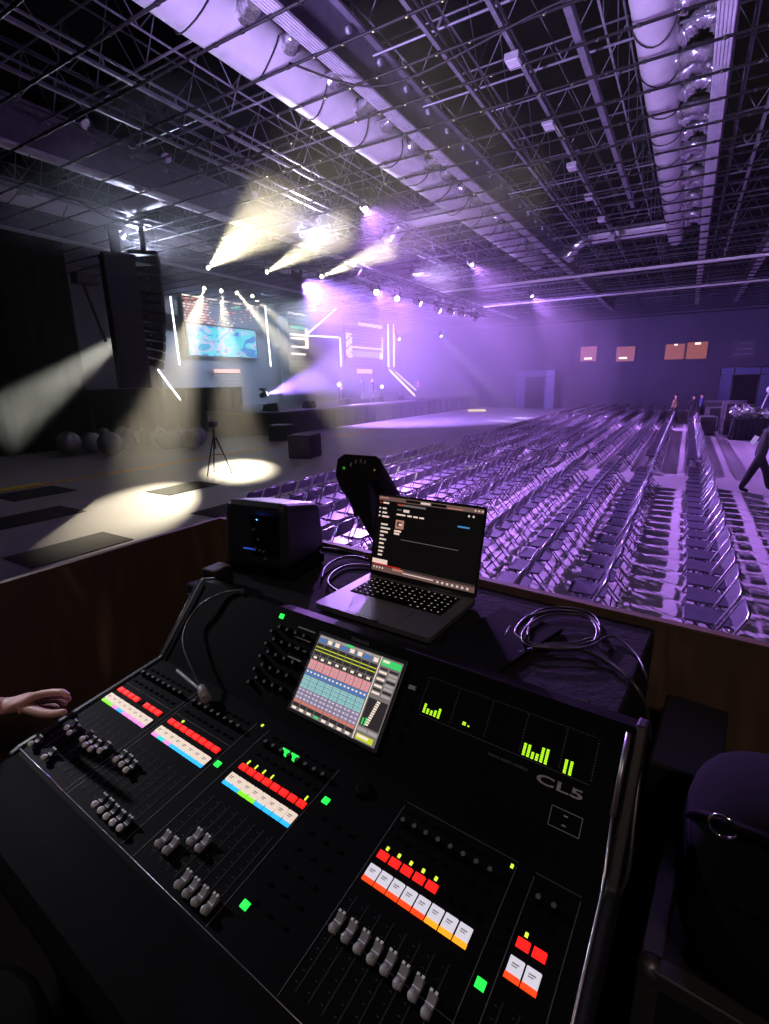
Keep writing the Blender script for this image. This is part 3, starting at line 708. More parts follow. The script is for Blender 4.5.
# one-mesh chair for the far ones
far = MB()
for k, (a, mm) in CP.items():
    o = len(far.v); far.v += a.v
    for f, mi, sm in zip(a.f, a.m, a.sm):
        far.f.append([i + o for i in f]); far.sm.append(sm)
        far.m.append(2 if (k == 'rear_frame' and mi == 1) else (1 if k == 'seat' else (0 if k == 'backrest' else 3)))
FARM = far.mesh('folding_chair', [M_chair, M_seat, M_capw, M_tube])
ROWX = [0.45, -0.66, -1.45, -2.35, -3.25, -4.15, -5.05, -5.95, -6.85]
slots = []
for r, rx in enumerate(ROWX):
    y = 4.9 + (0.15 * r) % 0.3; k = 0; n = 0
    while y < 46.5:
        if not (14.9 < y < 16.6) and not (31.0 < y < 32.4) and not (r == 8 and y < 6.35):
            n += 1; slots.append((r, n, rx + random.uniform(-0.02, 0.02), y, random.gauss(0, 0.035)))
        y += 0.50
def edge_v(u): return 517.5 + 0.246 * (u - 222)
vis = []; hid = []
for s_ in slots:
    p = to_px((s_[2], s_[3], 0.75)); q = to_px((s_[2], s_[3], 0.45))
    if p is None or p[0] > 800 or p[0] < -20: continue
    if p[1] > edge_v(p[0]) - 1: 
        if s_[3] > 4.2 and p[1] < edge_v(p[0]) + 60: hid.append(s_)
        continue
    beh = (370 < q[0] < 488 and p[1] > 492 + (p[0] - 378) * 0.15) or (226 < p[0] < 322 and p[1] > 502) or p[0] > 769
    (hid if beh else vis).append(s_)
vis.sort(key=lambda s: (s[2] ** 2 + s[3] ** 2))
near = vis[:300]; rest = vis[300:] + hid
first = None
ROWN = ['rightmost row'] + ['%s row from the right aisle' % nth(r + 1) for r in range(1, 8)] + ['leftmost row']
for i, (r, n, x, y, a) in enumerate(near):
    lab = 'grey folding chair, %s, %s seat from the booth' % (ROWN[r], nth(n))
    if i < 150:
        t = bpy.data.objects.new('folding_chair', None); t.empty_display_size = 0.1; COL.objects.link(t)
        for k, me in CPM.items():
            c = bpy.data.objects.new(k, me); COL.objects.link(c); c.parent = t
    else:
        t = bpy.data.objects.new('folding_chair', FARM); COL.objects.link(t)
    t.location = (x, y, 0.001); t.rotation_euler = (0, 0, a)
    tag(t, lab, 'chair', 'folding chairs set out for the audience')
b = MB()
for (r, n, x, y, a) in rest:
    o = len(b.v); ca, sa = math.cos(a), math.sin(a)
    b.v += [Vector((x + ca * v.x - sa * v.y, y + sa * v.x + ca * v.y, v.z + 0.001)) for v in far.v]
    b.f += [[i + o for i in f] for f in far.f]; b.m += far.m; b.sm += far.sm
me = bpy.data.meshes.new('folding_chair'); me.from_pydata([tuple(p) for p in b.v], [], b.f)
for M in (M_chair, M_seat, M_capw, M_tube): me.materials.append(M)
me.polygons.foreach_set('material_index', b.m); me.polygons.foreach_set('use_smooth', b.sm); me.update()
o = bpy.data.objects.new('far_chair_rows', me); COL.objects.link(o)
tag(o, 'dense far rows of folding chairs reaching the back of the hall', 'chairs', None, 'stuff')

# ------------------------------------------------------------------ far furniture at the back wall and the right
def gateway(A, B, yy, label, dark=0.5, lam=True):
    w = B.x - A.x; h = A.z
    t = thing('entrance_frame', label, 'entrance', (A.x, yy, 0))
    Mp = pm('blue_panel', (0.035, 0.05, 0.13), 0.5)
    for k, (x0, x1) in enumerate(((0, 0.24), (0.76, 1.0))):
        MB().box((w * (x0 + x1) / 2, 0, h * 0.42), (w * (x1 - x0), 0.25, h * 0.84)).build('side_panel', Mp, t)
    MB().box((w / 2, 0, h * 0.92), (w, 0.3, h * 0.16)).build('header_panel', Mp, t)
    MB().box((w / 2, 0.25, h * 0.42), (w * 0.52, 0.05, h * 0.84)).build('dark_opening', M_drape, t)
    f = MB()
    for x in (0.0, 0.26, 0.74, 1.0): f.cyl((w * x, -0.2, 0), (w * x, -0.2, h), 0.03, n=6)
    for z in (0.84, 1.0): f.cyl((0, -0.2, h * z), (w, -0.2, h * z), 0.03, n=6)
    f.build('pipe_frame', M_alud, t)
    return t
A = at_y(721, 368, 50.5); B = at_y(776, 366, 50.5); gateway(A, B, 50.5, 'blue panelled entrance frame at the right of the back wall')
A = at_y(517, 371, 50.5); B = at_y(556, 371, 50.5); gateway(A, B, 50.5, 'pale panelled entrance frame at the left of the back wall')
A = at_z(703, 407, 0.0); 
t = thing('back_counter', 'long dark counter standing below the sign at the back', 'counter', (A.x, 44.5, 0))
MB().box((0.9, 0, 0.5), (2.6, 0.7, 1.0)).build('counter_body', M_black, t, bevel=0.02); MB().box((0.9, 0, 1.03), (2.8, 0.8, 0.06)).build('counter_top', M_girder, t)
# black-draped table at right
A = at_z(731, 440, 0.0)
t = thing('draped_table', 'table under a pleated black cloth at the right edge', 'table', (A.x, A.y, 0))
W_ = 3.2; Hh = 0.92
MB().box((W_ / 2, 0.45, Hh - 0.02), (W_ + 0.04, 0.95, 0.04)).build('tabletop', M_cloth, t)
n = 90; vs = []
for i in range(n + 1):
    x = W_ * i / n; yy = -0.02 - 0.035 * math.sin(i * 1.1) - 0.01 * math.sin(i * 2.7)
    vs += [(x, yy - 0.06, 0.01), (x, yy * 0.3, Hh - 0.01)]
sk = MB(); sk.add(vs, [(2 * i, 2 * i + 2, 2 * i + 3, 2 * i + 1) for i in range(n)], 0, True)
vs = []
for i in range(26):
    yy = 0.92 * i / 25; x = -0.02 - 0.03 * math.sin(i * 1.2); vs += [(x - 0.06, yy, 0.01), (x * 0.3, yy, Hh - 0.01)]
sk.add(vs, [(2 * i, 2 * i + 2, 2 * i + 3, 2 * i + 1) for i in range(25)], 0, True)
o = sk.build('table_skirt', M_cloth, t); sm = o.modifiers.new('thickness', 'SOLIDIFY'); sm.thickness = 0.012
TX, TY = A.x, A.y
rnd = random.Random(5)
for k in range(11):
    x = TX + 0.15 + 0.26 * k + rnd.uniform(-.05, .05); y = TY + rnd.uniform(0.12, 0.8); r = rnd.uniform(0.19, 0.32)
    bm = bmesh.new(); bmesh.ops.create_icosphere(bm, subdivisions=3, radius=r)
    for v in bm.verts:
        nn = noise.noise(v.co * 9 + Vector((k * 3, 0, 0))); v.co *= 1 + 0.5 * nn; v.co.z *= 0.9
    zmin = min(v.co.z for v in bm.verts)
    for v in bm.verts: v.co.z -= zmin
    me = bpy.data.meshes.new('foil_bundle'); bm.to_mesh(me); bm.free(); me.materials.append(M_foil)
    o = bpy.data.objects.new('foil_bundle', me); COL.objects.link(o); o.location = (x, y, Hh + 0.002)
    tag(o, 'shiny crumpled bundle on the black-draped table, %s from its left end' % nth(k + 1), 'bundle', 'shiny bundles on the draped table')
t = thing('lamp_stand', 'pale slanted stand with a round head behind the draped table', 'stand', (TX + 1.0, TY + 1.35, 0))
MB().tube([(-0.35, 0, 0.02), (0.0, 0, 1.2), (0.22, 0, 2.05)], [0.035, 0.03, 0.025], 8).build('pole', M_white, t)
MB().ball((0.25, 0, 2.15), 0.16, 0, 14, 10).build('round_head', M_white, t)
f = MB()
for a in range(3): f.cyl((-0.2, 0, 0.6), (-0.2 + 0.55 * math.cos(a * 2.1), 0.55 * math.sin(a * 2.1), 0.015), 0.018, n=6)
f.build('tripod_leg', M_white, t)
for k, (dx, dy, w, h) in enumerate(((-0.95, 2.0, 0.7, 0.9), (0.1, 2.6, 0.8, 1.5), (-0.45, 4.5, 0.9, 1.2))):
    t = thing('equipment_case', ('low dark equipment case left of the draped table', 'tall dark equipment case behind the draped table', 'dark equipment case farther back beside the aisle')[k], 'case', (TX + dx, TY + dy, 0), 0.2)
    MB().box((0, 0, h / 2), (w, 0.6, h)).build('case_body', M_black, t, bevel=0.02)
    e = MB()
    for sx in (-1, 1):
        for sy in (-1, 1): e.box((sx * w / 2, sy * 0.3, h / 2), (0.05, 0.05, h))
    for sy in (-1, 1): e.box((0, sy * 0.3, h), (w, 0.05, 0.05))
    e.build('metal_edge', M_alu, t)

# ------------------------------------------------------------------ people
def person_mesh(name, J, E, rad, matfn, mats, parent=None, sub=2, loc=(0, 0, 0)):
    keys = list(J); idx = {k: i for i, k in enumerate(keys)}
    me = bpy.data.meshes.new(name); me.from_pydata([tuple(J[k]) for k in keys], [(idx[a], idx[b]) for a, b in E], [])
    o = bpy.data.objects.new(name, me); COL.objects.link(o)
    sk = o.modifiers.new('skin', 'SKIN'); sk.use_smooth_shade = True; sk.branch_smoothing = 0.4
    for k in keys:
        sv = me.skin_vertices[0].data[idx[k]]; r = rad[k]; sv.radius = r if isinstance(r, tuple) else (r, r); sv.use_root = False
    me.skin_vertices[0].data[0].use_root = True
    s = o.modifiers.new('smooth', 'SUBSURF'); s.levels = sub; s.render_levels = sub
    dg = bpy.context.evaluated_depsgraph_get()
    nm = bpy.data.meshes.new_from_object(o.evaluated_get(dg)); bpy.data.objects.remove(o)
    nm.materials.clear()
    for M in mats: nm.materials.append(M)
    for p in nm.polygons: p.material_index = matfn(p.center); p.use_smooth = True
    o = bpy.data.objects.new(name, nm); COL.objects.link(o); o.location = loc
    if parent: o.parent = parent
    return o
def standing(label, loc, rz, top, legs, s=1.0, lean=0.0, stride=0.12, arm=0.1, armup=None, group=None, wide=1.0):
    J = {'pelvis': (0, 0, .94), 'waist': (lean * .3, 0, 1.08), 'chest': (lean * .7, 0, 1.30), 'neck': (lean, 0, 1.46), 'jaw': (lean * 1.1 + .02, 0, 1.56), 'head': (lean * 1.15 + .01, 0, 1.68)}
    rad = {'pelvis': (.16, .12), 'waist': (.14, .10), 'chest': (.17, .11), 'neck': .055, 'jaw': .075, 'head': .09}
    E = [('pelvis', 'waist'), ('waist', 'chest'), ('chest', 'neck'), ('neck', 'jaw'), ('jaw', 'head')]
    for k, sy in (('r', -1), ('l', 1)):
        d = stride * sy
        J.update({'hip' + k: (0, sy * .10, .88), 'knee' + k: (d * .6 + .03, sy * .11, .49), 'ankle' + k: (d, sy * .11, .09), 'toe' + k: (d + .17, sy * .13, .035)})
        rad.update({'hip' + k: .09 * wide ** .5, 'knee' + k: .062 * wide, 'ankle' + k: .045 * wide, 'toe' + k: .036})
        E += [('pelvis', 'hip' + k), ('hip' + k, 'knee' + k), ('knee' + k, 'ankle' + k), ('ankle' + k, 'toe' + k)]
        sh = (lean * .85, sy * .19, 1.40)
        if armup and sy == armup[0]: el, wr, hd = armup[1], armup[2], armup[3]
        else: el, wr, hd = (lean * .5 + arm * -.2, sy * .26, 1.12), (lean * .3 + arm, sy * .26, .88), (lean * .3 + arm * 1.3, sy * .25, .79)
        J.update({'sh' + k: sh, 'el' + k: el, 'wr' + k: wr, 'hd' + k: hd}); rad.update({'sh' + k: .065, 'el' + k: .042, 'wr' + k: .028, 'hd' + k: .035})
        E += [('chest', 'sh' + k), ('sh' + k, 'el' + k), ('el' + k, 'wr' + k), ('wr' + k, 'hd' + k)]
    hands = [Vector(J['hdr']), Vector(J['hdl'])]
    def mf(c):
        if c.z > 1.49: return 0
        if min((c - h).length for h in hands) < .075: return 0
        if c.z < .10: return 3
        return 2 if c.z < .95 else 1
    t = thing('person', label, 'person', loc, rz, group); t.scale = (s, s, s)
    person_mesh('body', J, E, rad, mf, [M_skin, top, legs, M_rubber], t)
    hx = lean * 1.15
    hair = MB().ball((hx - .012, 0, 1.715), .108, 0, 14, 10, (1, .92, .85)); hair.build('hair', M_hair, t)
    nose = MB().ball((hx + .11, 0, 1.64), .016, 0, 8, 6, (1, .8, 1.3))
    nose.build('nose', M_skin, t)
    return t
P = at_z(745, 491, 0.0)
standing('person in dark clothes walking past at the right edge, holding white paper', (P.x + 0.17, P.y, 0), 0.35, M_trouser, M_trouser, 1.05, 0.14, 0.34, 0.22,
         armup=(1, (.18, .27, 1.16), (.40, .16, 1.22), (.47, .12, 1.26)), wide=1.45)
Q = at_y(754.5, 440, P.y - 0.25)
pp = MB().box((0, 0, 0), (0.10, 0.012, 0.20), 0, Matrix.Rotation(0.4, 3, 'Y'))
tag(pp.build('paper_sheet', M_white, loc=(Q.x, Q.y, Q.z)), 'white paper held by the person at the right edge', 'paper')
for (u, yy, lab, mt, rz, dz) in ((676, 36.0, 'person standing in the aisle beyond the chairs, tan top', pm('tan_top', (0.35, 0.22, 0.12), 0.8), 2.6, 0), (694, 35.0, 'person standing at the head of the rightmost chair row', M_trouser, 1.9, 0), (702, 37.0, 'person with blond hair standing behind the rightmost chair row', pm('blue_top', (0.12, 0.14, 0.4), 0.8), 3.0, 0)):
    P = at_y(u, 400, yy); standing(lab, (P.x, yy, 0), rz, mt, M_trouser)
for (u, x, lab, mt) in ((418, -24.0, 'performer in pink standing at the right end of the stage', pm('pink_top', (0.9, 0.25, 0.4), 0.7)), (362, -24.5, 'person in dark clothes standing on the stage before the right set panel', M_trouser), (341, -25.5, 'person in a pale top standing before the middle stage doorway', pm('pale_top', (0.7, 0.7, 0.72), 0.7)), (372, -21.0, 'person in dark clothes at the stage front', M_trouser)):
    P = at_x(u, 390, x); standing(lab, (x, P.y, DZ), 0.0, mt, M_trouser, 1.05)
# stage practical lamps, tilted floor panel
for (u, v, lab) in ((382, 388, 'small white lamp on the stage floor right of the pink sign'), (339, 386, 'small white lamp on the stage floor before the middle doorway'), (475, 391, 'small white lamp at the far end of the stage')):
    P = at_x(u, v, -21.5)
    t = thing('floor_lamp', lab, 'lamp', (P.x, P.y, DZ if P.y < 52 else 0)); 
    MB().cyl((0, 0, 0), (0, 0, P.z - DZ), 0.025, n=6).build('pole', M_black, t); MB().ball((0, 0, P.z - DZ + .1), .12, 0, 10, 8).build('bulb', M_neon, t)
P = at_z(507, 407, 0.0)
t = thing('lit_board', 'small glowing yellow board lying beyond the chairs', 'board', (P.x, min(P.y, 44), 0.02), 0.4)
MB().box((0, 0, 0.1), (1.6, 0.9, 0.2)).build('board', em('yellow_glow', (1.0, 0.8, 0.4), 1.2), t); MB().box((0, 0, 0.0), (1.7, 1.0, 0.06)).build('base', M_black, t)

# ------------------------------------------------------------------ the booth
ZF = 1.15      # riser floor
struct('trim_2', MB().box((-0.2, -0.4, ZF / 2), (3.6, 3.9, ZF)), pm('riser_deck', (0.02, 0.02, 0.02), 0.8))
TZ = 2.7 - 0.59
cA = Vector((-1.735, 1.45, 0)); dirw = Vector((math.cos(-0.095), math.sin(-0.095), 0)); nrm = Vector((-dirw.y, dirw.x, 0))
WT = 2.12
def wall_piece(name, p0, p1, z0, z1, th, inward, label):
    t = thing(name, label, 'booth wall', (p0.x, p0.y, 0), math.atan2((p1 - p0).y, (p1 - p0).x))
    L = (p1 - p0).length
    MB().box((L / 2, inward * th / 2, (z0 + z1) / 2), (L, th, z1 - z0)).build('plywood_panel', M_wood, t)
    MB().box((L / 2, inward * th / 2, z1 + 0.003), (L, th + 0.004, 0.006)).build('edge_strip', pm('ply_edge', (0.13, 0.08, 0.05), 0.7), t)
    return t
wall_piece('booth_wall', Vector((-1.735, -1.6, 0)), cA, 0.0, WT, 0.02, 1, 'plywood wall on the left side of the sound booth')
wall_piece('booth_wall', cA, cA + dirw * 3.3, 0.0, WT, 0.02, 1, 'plywood front wall of the sound booth below the chairs')
# knots on the front wall inside
kb = thing('counter_table', 'black-draped counter behind the mixing console', 'table', cA + dirw * 0.02 - nrm * 0.004 , -0.095)
LT = 1.725
MB().box((0.5 + (LT - 0.5) / 2, -0.255, TZ - 0.015), (LT - 0.5, 0.49, 0.03)).build('tabletop', M_cloth, kb, bevel=0.006)
vs = []; n = 60
sk = MB().box((LT - 0.008, -0.255, (TZ + ZF) / 2 - 0.02), (0.016, 0.49, TZ - ZF - 0.03)); sk.box((0.5 + (LT - 0.5) / 2, -0.495, (TZ + ZF) / 2 - 0.02), (LT - 0.5, 0.01, TZ - ZF - 0.03))
sk.build('table_skirt', M_cloth, kb)
M_knot = pm('dark_knot', (0.015, 0.008, 0.005), 0.8)
# console
CO = Vector((-1.0805, 0.8246, 2.7 - 0.5162)); CY = -0.0709
con = thing('mixing_console', 'large black sound mixing desk with lit keys and touch screen', 'mixing desk', CO, CY)
t1 = Vector((0, -0.1445, -0.1681)).normalized(); n1 = Vector((0, t1.z, -t1.y))
t2 = Vector((0, -0.3264, -0.0468)).normalized(); n2 = Vector((0, t2.z, -t2.y))
CRS = Vector((0, -0.1445, -0.1681)); X_ = Vector((1, 0, 0))
def FPn(u, s, h=0.0): return CRS + X_ * u + t2 * s + n2 * h
def SPn(u, s, h=0.0): return X_ * u + t1 * s + n1 * h
MF = Matrix((X_, -t2, n2)).transposed(); MS = Matrix((X_, -t1, n1)).transposed()
def fbox(b, u, s, w, d, h, z=0.0, mi=0, taper=1.0): return b.box(FPn(u, s, z + h / 2), (w, d, h), mi, MF, taper)
def sbox(b, u, s, w, d, h, z=0.0, mi=0, taper=1.0): return b.box(SPn(u, s, z + h / 2), (w, d, h), mi, MS, taper)
prof = [(0.0, 0.0), (-0.1445, -0.1681), (-0.4709, -0.2149), (-0.49, -0.222), (-0.49, -0.30), (0.04, -0.30), (0.04, -0.012)]
MB().prism([(0, y, z) for y, z in prof], (1.075, 0, 0)).build('body', M_panel, con)
ap = [(-0.474, -0.2175), (-0.54, -0.222), (-0.585, -0.232), (-0.605, -0.252), (-0.60, -0.276), (-0.57, -0.292), (-0.49, -0.298)]
MB().prism([(0.0, y, z) for y, z in ap], (1.075, 0, 0)).build('armrest', M_rubber, con, bevel=0.006)
for x0 in (-0.016, 1.075):
    o = MB().prism([(x0, y + (0.004 if y > -0.1 else 0), z + 0.004) for y, z in prof], (0.016, 0, 0)).build('end_cheek', M_black, con, bevel=0.004)
tr = MB().tube([SPn(-0.008, 0.004, 0.008), SPn(-0.008, 0.215, 0.008)], 0.0018, 6); tr.build('trim_strip', M_alu, con)
tr = MB().tube([SPn(1.068, 0.012, 0.006), SPn(1.068, 0.13, 0.006)], 0.0045, 6); tr.tube([SPn(1.068, 0.13, 0.006), SPn(1.072, 0.2, 0.003), FPn(1.074, 0.02, 0.004), FPn(1.08, 0.33, 0.004)], 0.0022, 6); tr.build('trim_strip', M_alu, con)
tr = MB().tube([FPn(0.0, 0.331, 0.002), FPn(0.20, 0.331, 0.002)], 0.0014, 6); tr.tube([FPn(0.2, 0.331, 0.001), FPn(1.07, 0.331, 0.001)], 0.0007, 5); tr.build('trim_strip', M_alu, con)
for u in (0.197, 0.209, 0.398, 0.436, 0.625, 0.768, 0.962, 0.988, 1.052): MB().box(FPn(u, 0.18, 0.0004), (0.0012, 0.296, 0.001), 0, MF).build('panel_seam', M_dim, con)
for u0, u1, s in ((0.768, 0.962, 0.025), (0.988, 1.052, 0.026), (0.768, 0.962, 0.235), (0.0, 0.197, 0.10), (0.209, 0.398, 0.10)): MB().box(FPn((u0 + u1) / 2, s, 0.0004), (u1 - u0, 0.0009, 0.001), 0, MF).build('panel_seam', M_dim, con)
ct = thing('console_table', 'low black table carrying the mixing desk', 'table', (CO.x, CO.y, ZF), CY)
tz = CO.z - 0.30 - ZF
MB().box((0.535, -0.235, tz - 0.02), (1.10, 0.58, 0.036)).build('tabletop', M_black, ct, bevel=0.004)
for lx in (0.03, 1.04):
    for ly in (0.02, -0.49): MB().box((lx, ly, (tz - 0.04) / 2), (0.04, 0.04, tz - 0.04)).build('leg', M_black, ct)
# strips
banks = [(0.019, 0.0221), (0.227, 0.0215), (0.461, 0.0215), (0.784, 0.0213)]
strips = []
for bi, (u0, du) in enumerate(banks):
    for k in range(8): strips.append((bi, k, u0 + du * k))
strips += [(4, 0, 1.0035), (4, 1, 1.0245)]
slot = MB().box((0, 0, 0.0003), (0.0022, 0.125, 0.0006), 0)
for q in range(9): slot.box((-0.006, 0.055 - q * 0.0137, 0.00025), (0.003, 0.0006, 0.0005), 1)
slotM = slot.mesh('fader_slot', [pm('slot_black', (0.001, 0.001, 0.001), 0.8), M_dim])
fpos = {0: [.305, .243, .247, .306, .241, .246, .246, .238], 1: [.233, .233, .236, .306, .306, .307, .307, .306], 2: [.287, .287, .257, .257, .308, .309, .309, .308], 3: [.229, .229, .230, .230, .230, .233, .233, .238], 4: [.30, .30]}
E_white = em('key_white', srgb(255, 232, 215), 0.85); E_white2 = em('key_cool_white', srgb(240, 235, 250), 0.78)
E_red = em('key_red', (1.0, 0.012, 0.008), 1.25)
E_green = em('led_green', (0.02, 1.0, 0.08), 1.3); E_yel = em('led_yellow', (0.75, 1.0, 0.05), 1.2)
E_mt = em('meter_green', (0.50, 1.0, 0.02), 1.15)
cmap = {'g': em('strip_green', (0.25, 1.0, 0.02), 1.1), 'p': em('strip_pink', (1.0, 0.32, 0.85), 1.0), 'b': em('strip_blue', (0.02, 0.45, 1.0), 1.3), 't': em('strip_teal', (0.02, 0.75, 0.75), 1.1), 'o': em('strip_orange', (1.0, 0.05, 0.005), 1.5), 'y': em('strip_amber', (1.0, 0.32, 0.01), 1.5)}
cols = ['ggpbpppp', 'ptpbbbbb', 'bbggbbbb', 'oooooyyy', 'oo']
redlit = {0: (0, 1, 2, 3, 5, 6, 7), 1: range(8), 2: range(8), 3: range(5), 4: range(2)}
yell = {1: (1,), 2: (0, 1, 2, 3, 7), 3: range(5), 4: (0,)}
capA = MB()  # one fader cap at origin: scooped block with pale finger rest
def cap_mesh(pale):
    b = MB()
    P = [(-0.0055, -0.0125, 0.003), (-0.0055, -0.0105, 0.0125), (-0.0055, -0.004, 0.0085), (-0.0055, 0.0, 0.0075), (-0.0055, 0.004, 0.0085), (-0.0055, 0.0105, 0.0125), (-0.0055, 0.0125, 0.003)]
    b.prism(P, (0.011, 0, 0), 0)
    b.box((0, 0, 0.0079), (0.0112, 0.0012, 0.0012), 1)
    b.ball((0, -0.0095, 0.0095), 0.0063, 1 if pale else 2, 14, 10, (0.95, 1.0, 0.85))
    for sx in (-0.0034, 0.0034): b.box((sx, 0.0113, 0.0120), (0.0036, 0.0034, 0.0026), 1)
    b.box((0, 0, 0.0015), (0.003, 0.008, 0.003), 0)
    return b.mesh('fader_cap', [pm('dark_cap', (0.03, 0.03, 0.034), 0.4) if pale else M_grey, M_white, pm('mid_grey_cap', (0.4, 0.4, 0.43), 0.4)])
capP, capG = cap_mesh(True), cap_mesh(False)
kn = MB().tube([(0, 0, 0), (0, 0, 0.003), (0, 0, 0.011), (0, 0, 0.0125)], [0.0062, 0.0058, 0.005, 0.0042], 14)
kn.cyl((0, 0, 0.0125), (0, 0, 0.0131), 0.0036, n=12, mi=2)
kn.box((0, 0.003, 0.0127), (0.0008, 0.004, 0.0006), 1)
knM = kn.mesh('rotary_knob', [M_rubber, M_dim, pm('knob_top', (0.10, 0.10, 0.11), 0.5)])
RF = MF.to_4x4(); RS = MS.to_4x4()
def put(name, me, M4, p, parent=con):
    o = bpy.data.objects.new(name, me); COL.objects.link(o); o.parent = parent; o.matrix_local = Matrix.Translation(p) @ M4; return o
def bxmesh(name, w, d, h, M, bev=0.0):
    b = MB().box((0, 0, h / 2), (w, d, h), 0, None, 0.9); return b.mesh(name, M)
keyW = bxmesh('channel_key', 0.0192, 0.0185, 0.004, E_white); keyC = bxmesh('channel_key', 0.0188, 0.0185, 0.004, E_white2)
keyR = bxmesh('mute_key', 0.0172, 0.0118, 0.004, E_red); keyD = bxmesh('mute_key', 0.0165, 0.0115, 0.004, M_rubber)
stripM = {k: bxmesh('colour_strip', 0.0196, 0.0065, 0.003, m_) for k, m_ in cmap.items()}
glyph = MB().box((0, 0.001, 0.0042), (0.009, 0.0012, 0.0004)).box((-0.001, -0.002, 0.0042), (0.007, 0.001, 0.0004)).mesh('key_print', pm('key_ink', (0.3, 0.2, 0.18), 0.6))
btnD = bxmesh('button', 0.009, 0.006, 0.003, M_rubber); ledY = bxmesh('signal_light', 0.0042, 0.0058, 0.002, E_yel)
ledS = bxmesh('signal_light', 0.0026, 0.009, 0.002, E_yel)
for bi, k, u in strips:
    kk = put('channel_key', keyW if bi < 3 else keyC, RF, FPn(u, 0.1475))
    put('colour_strip', stripM[cols[bi][k]], Matrix.Identity(4), Vector((0, -0.0132, 0)), kk)
    put('key_print', glyph, Matrix.Identity(4), Vector((0, 0, 0)), kk)
    put('mute_key', keyR if k in redlit[bi] else keyD, RF, FPn(u, 0.1205))
    put('fader_slot', slotM, RF, FPn(u, 0.25)); put('fader_cap', capP if bi < 2 else capG, RF, FPn(u, fpos[bi][k], 0.001))
    put('rotary_knob', knM, RF, FPn(u, 0.062)); put('button', btnD, RF, FPn(u, 0.040)); put('button', btnD, RF, FPn(u, 0.085))
    if bi in yell and k in yell[bi]: put('signal_light', ledS if bi == 2 else ledY, RF, FPn(u, 0.1075))
for (u, s) in ((0.413, 0.029), (0.956, 0.035)): put('signal_light', ledY, RF, FPn(u, s))
keyG = bxmesh('green_key', 0.0125, 0.0115, 0.003, E_green); keyG2 = bxmesh('green_key', 0.019, 0.013, 0.004, E_green)
for (u, s, m_) in ((0.410, 0.141, keyG), (0.645, 0.094, keyG), (0.652, 0.28, keyG), (0.962 + 0.012, 0.186, keyG), (0.506, 0.056, keyG2), (0.530, 0.056, keyG2)): put('green_key', m_, RF, FPn(u, s, 0.0003))
for i in range(3):
    for j in range(6): put('button', btnD, RF, FPn(0.66 + 0.03 * i, 0.12 + 0.03 * j))
for j in range(6): put('button', btnD, RF, FPn(0.975, 0.06 + 0.018 * j))
put('jog_dial', MB().tube([(0, 0, 0), (0, 0, .006), (0, 0, .009)], [.016, .015, .010], 20).mesh('jog_dial', M_rubber), RF, FPn(0.69, 0.045))
# screen-side panel: knobs
for i, (u, s) in enumerate([(0.335 + 0.026 * c, 0.045 + 0.030 * r) for r in range(5) for c in range(4)] + [(0.318, 0.06 + 0.03 * r) for r in range(5)]):
    put('rotary_knob', knM, RS, SPn(u, s))
put('green_key', keyG, RS, SPn(0.319, 0.020))
pl = MB()
for k in range(4): sbox(pl, 0.405, 0.030 + 0.0225 * k, 0.052 - 0.004 * k, 0.003, 0.0012)
pl.build('name_strip', M_print, con)
# touch screen
ts = MB(); sbox(ts, 0.559, 0.1095, 0.232, 0.176, 0.004)
tso = ts.build('touch_screen', M_black, con, bevel=0.002)
pal = {'bg': (120, 112, 112), 'dk': (38, 34, 36), 'wh': (255, 235, 215), 'gr': (170, 160, 158), 'pk': (235, 150, 158), 'bl': (70, 120, 190), 'cy': (140, 205, 205), 'lv': (150, 140, 180), 'gn': (60, 215, 110), 'yl': (205, 215, 40), 'rd': (215, 120, 105)}
pk = list(pal); PM = [em('screen_' + k, srgb(*pal[k]), 0.95) for k in pk]
u0, u1, s0, s1 = 0.450, 0.668, 0.029, 0.190
sc_ = MB()
def tr_(x0, y0, x1, y1, c, z): sbox(sc_, u0 + (u1 - u0) * (x0 + x1) / 2, s0 + (s1 - s0) * (y0 + y1) / 2, (u1 - u0) * (x1 - x0), (s1 - s0) * (y1 - y0), 0.0003, z, pk.index(c))
Zs = 0.0041
tr_(0, 0, 1, 1, 'bg', Zs)
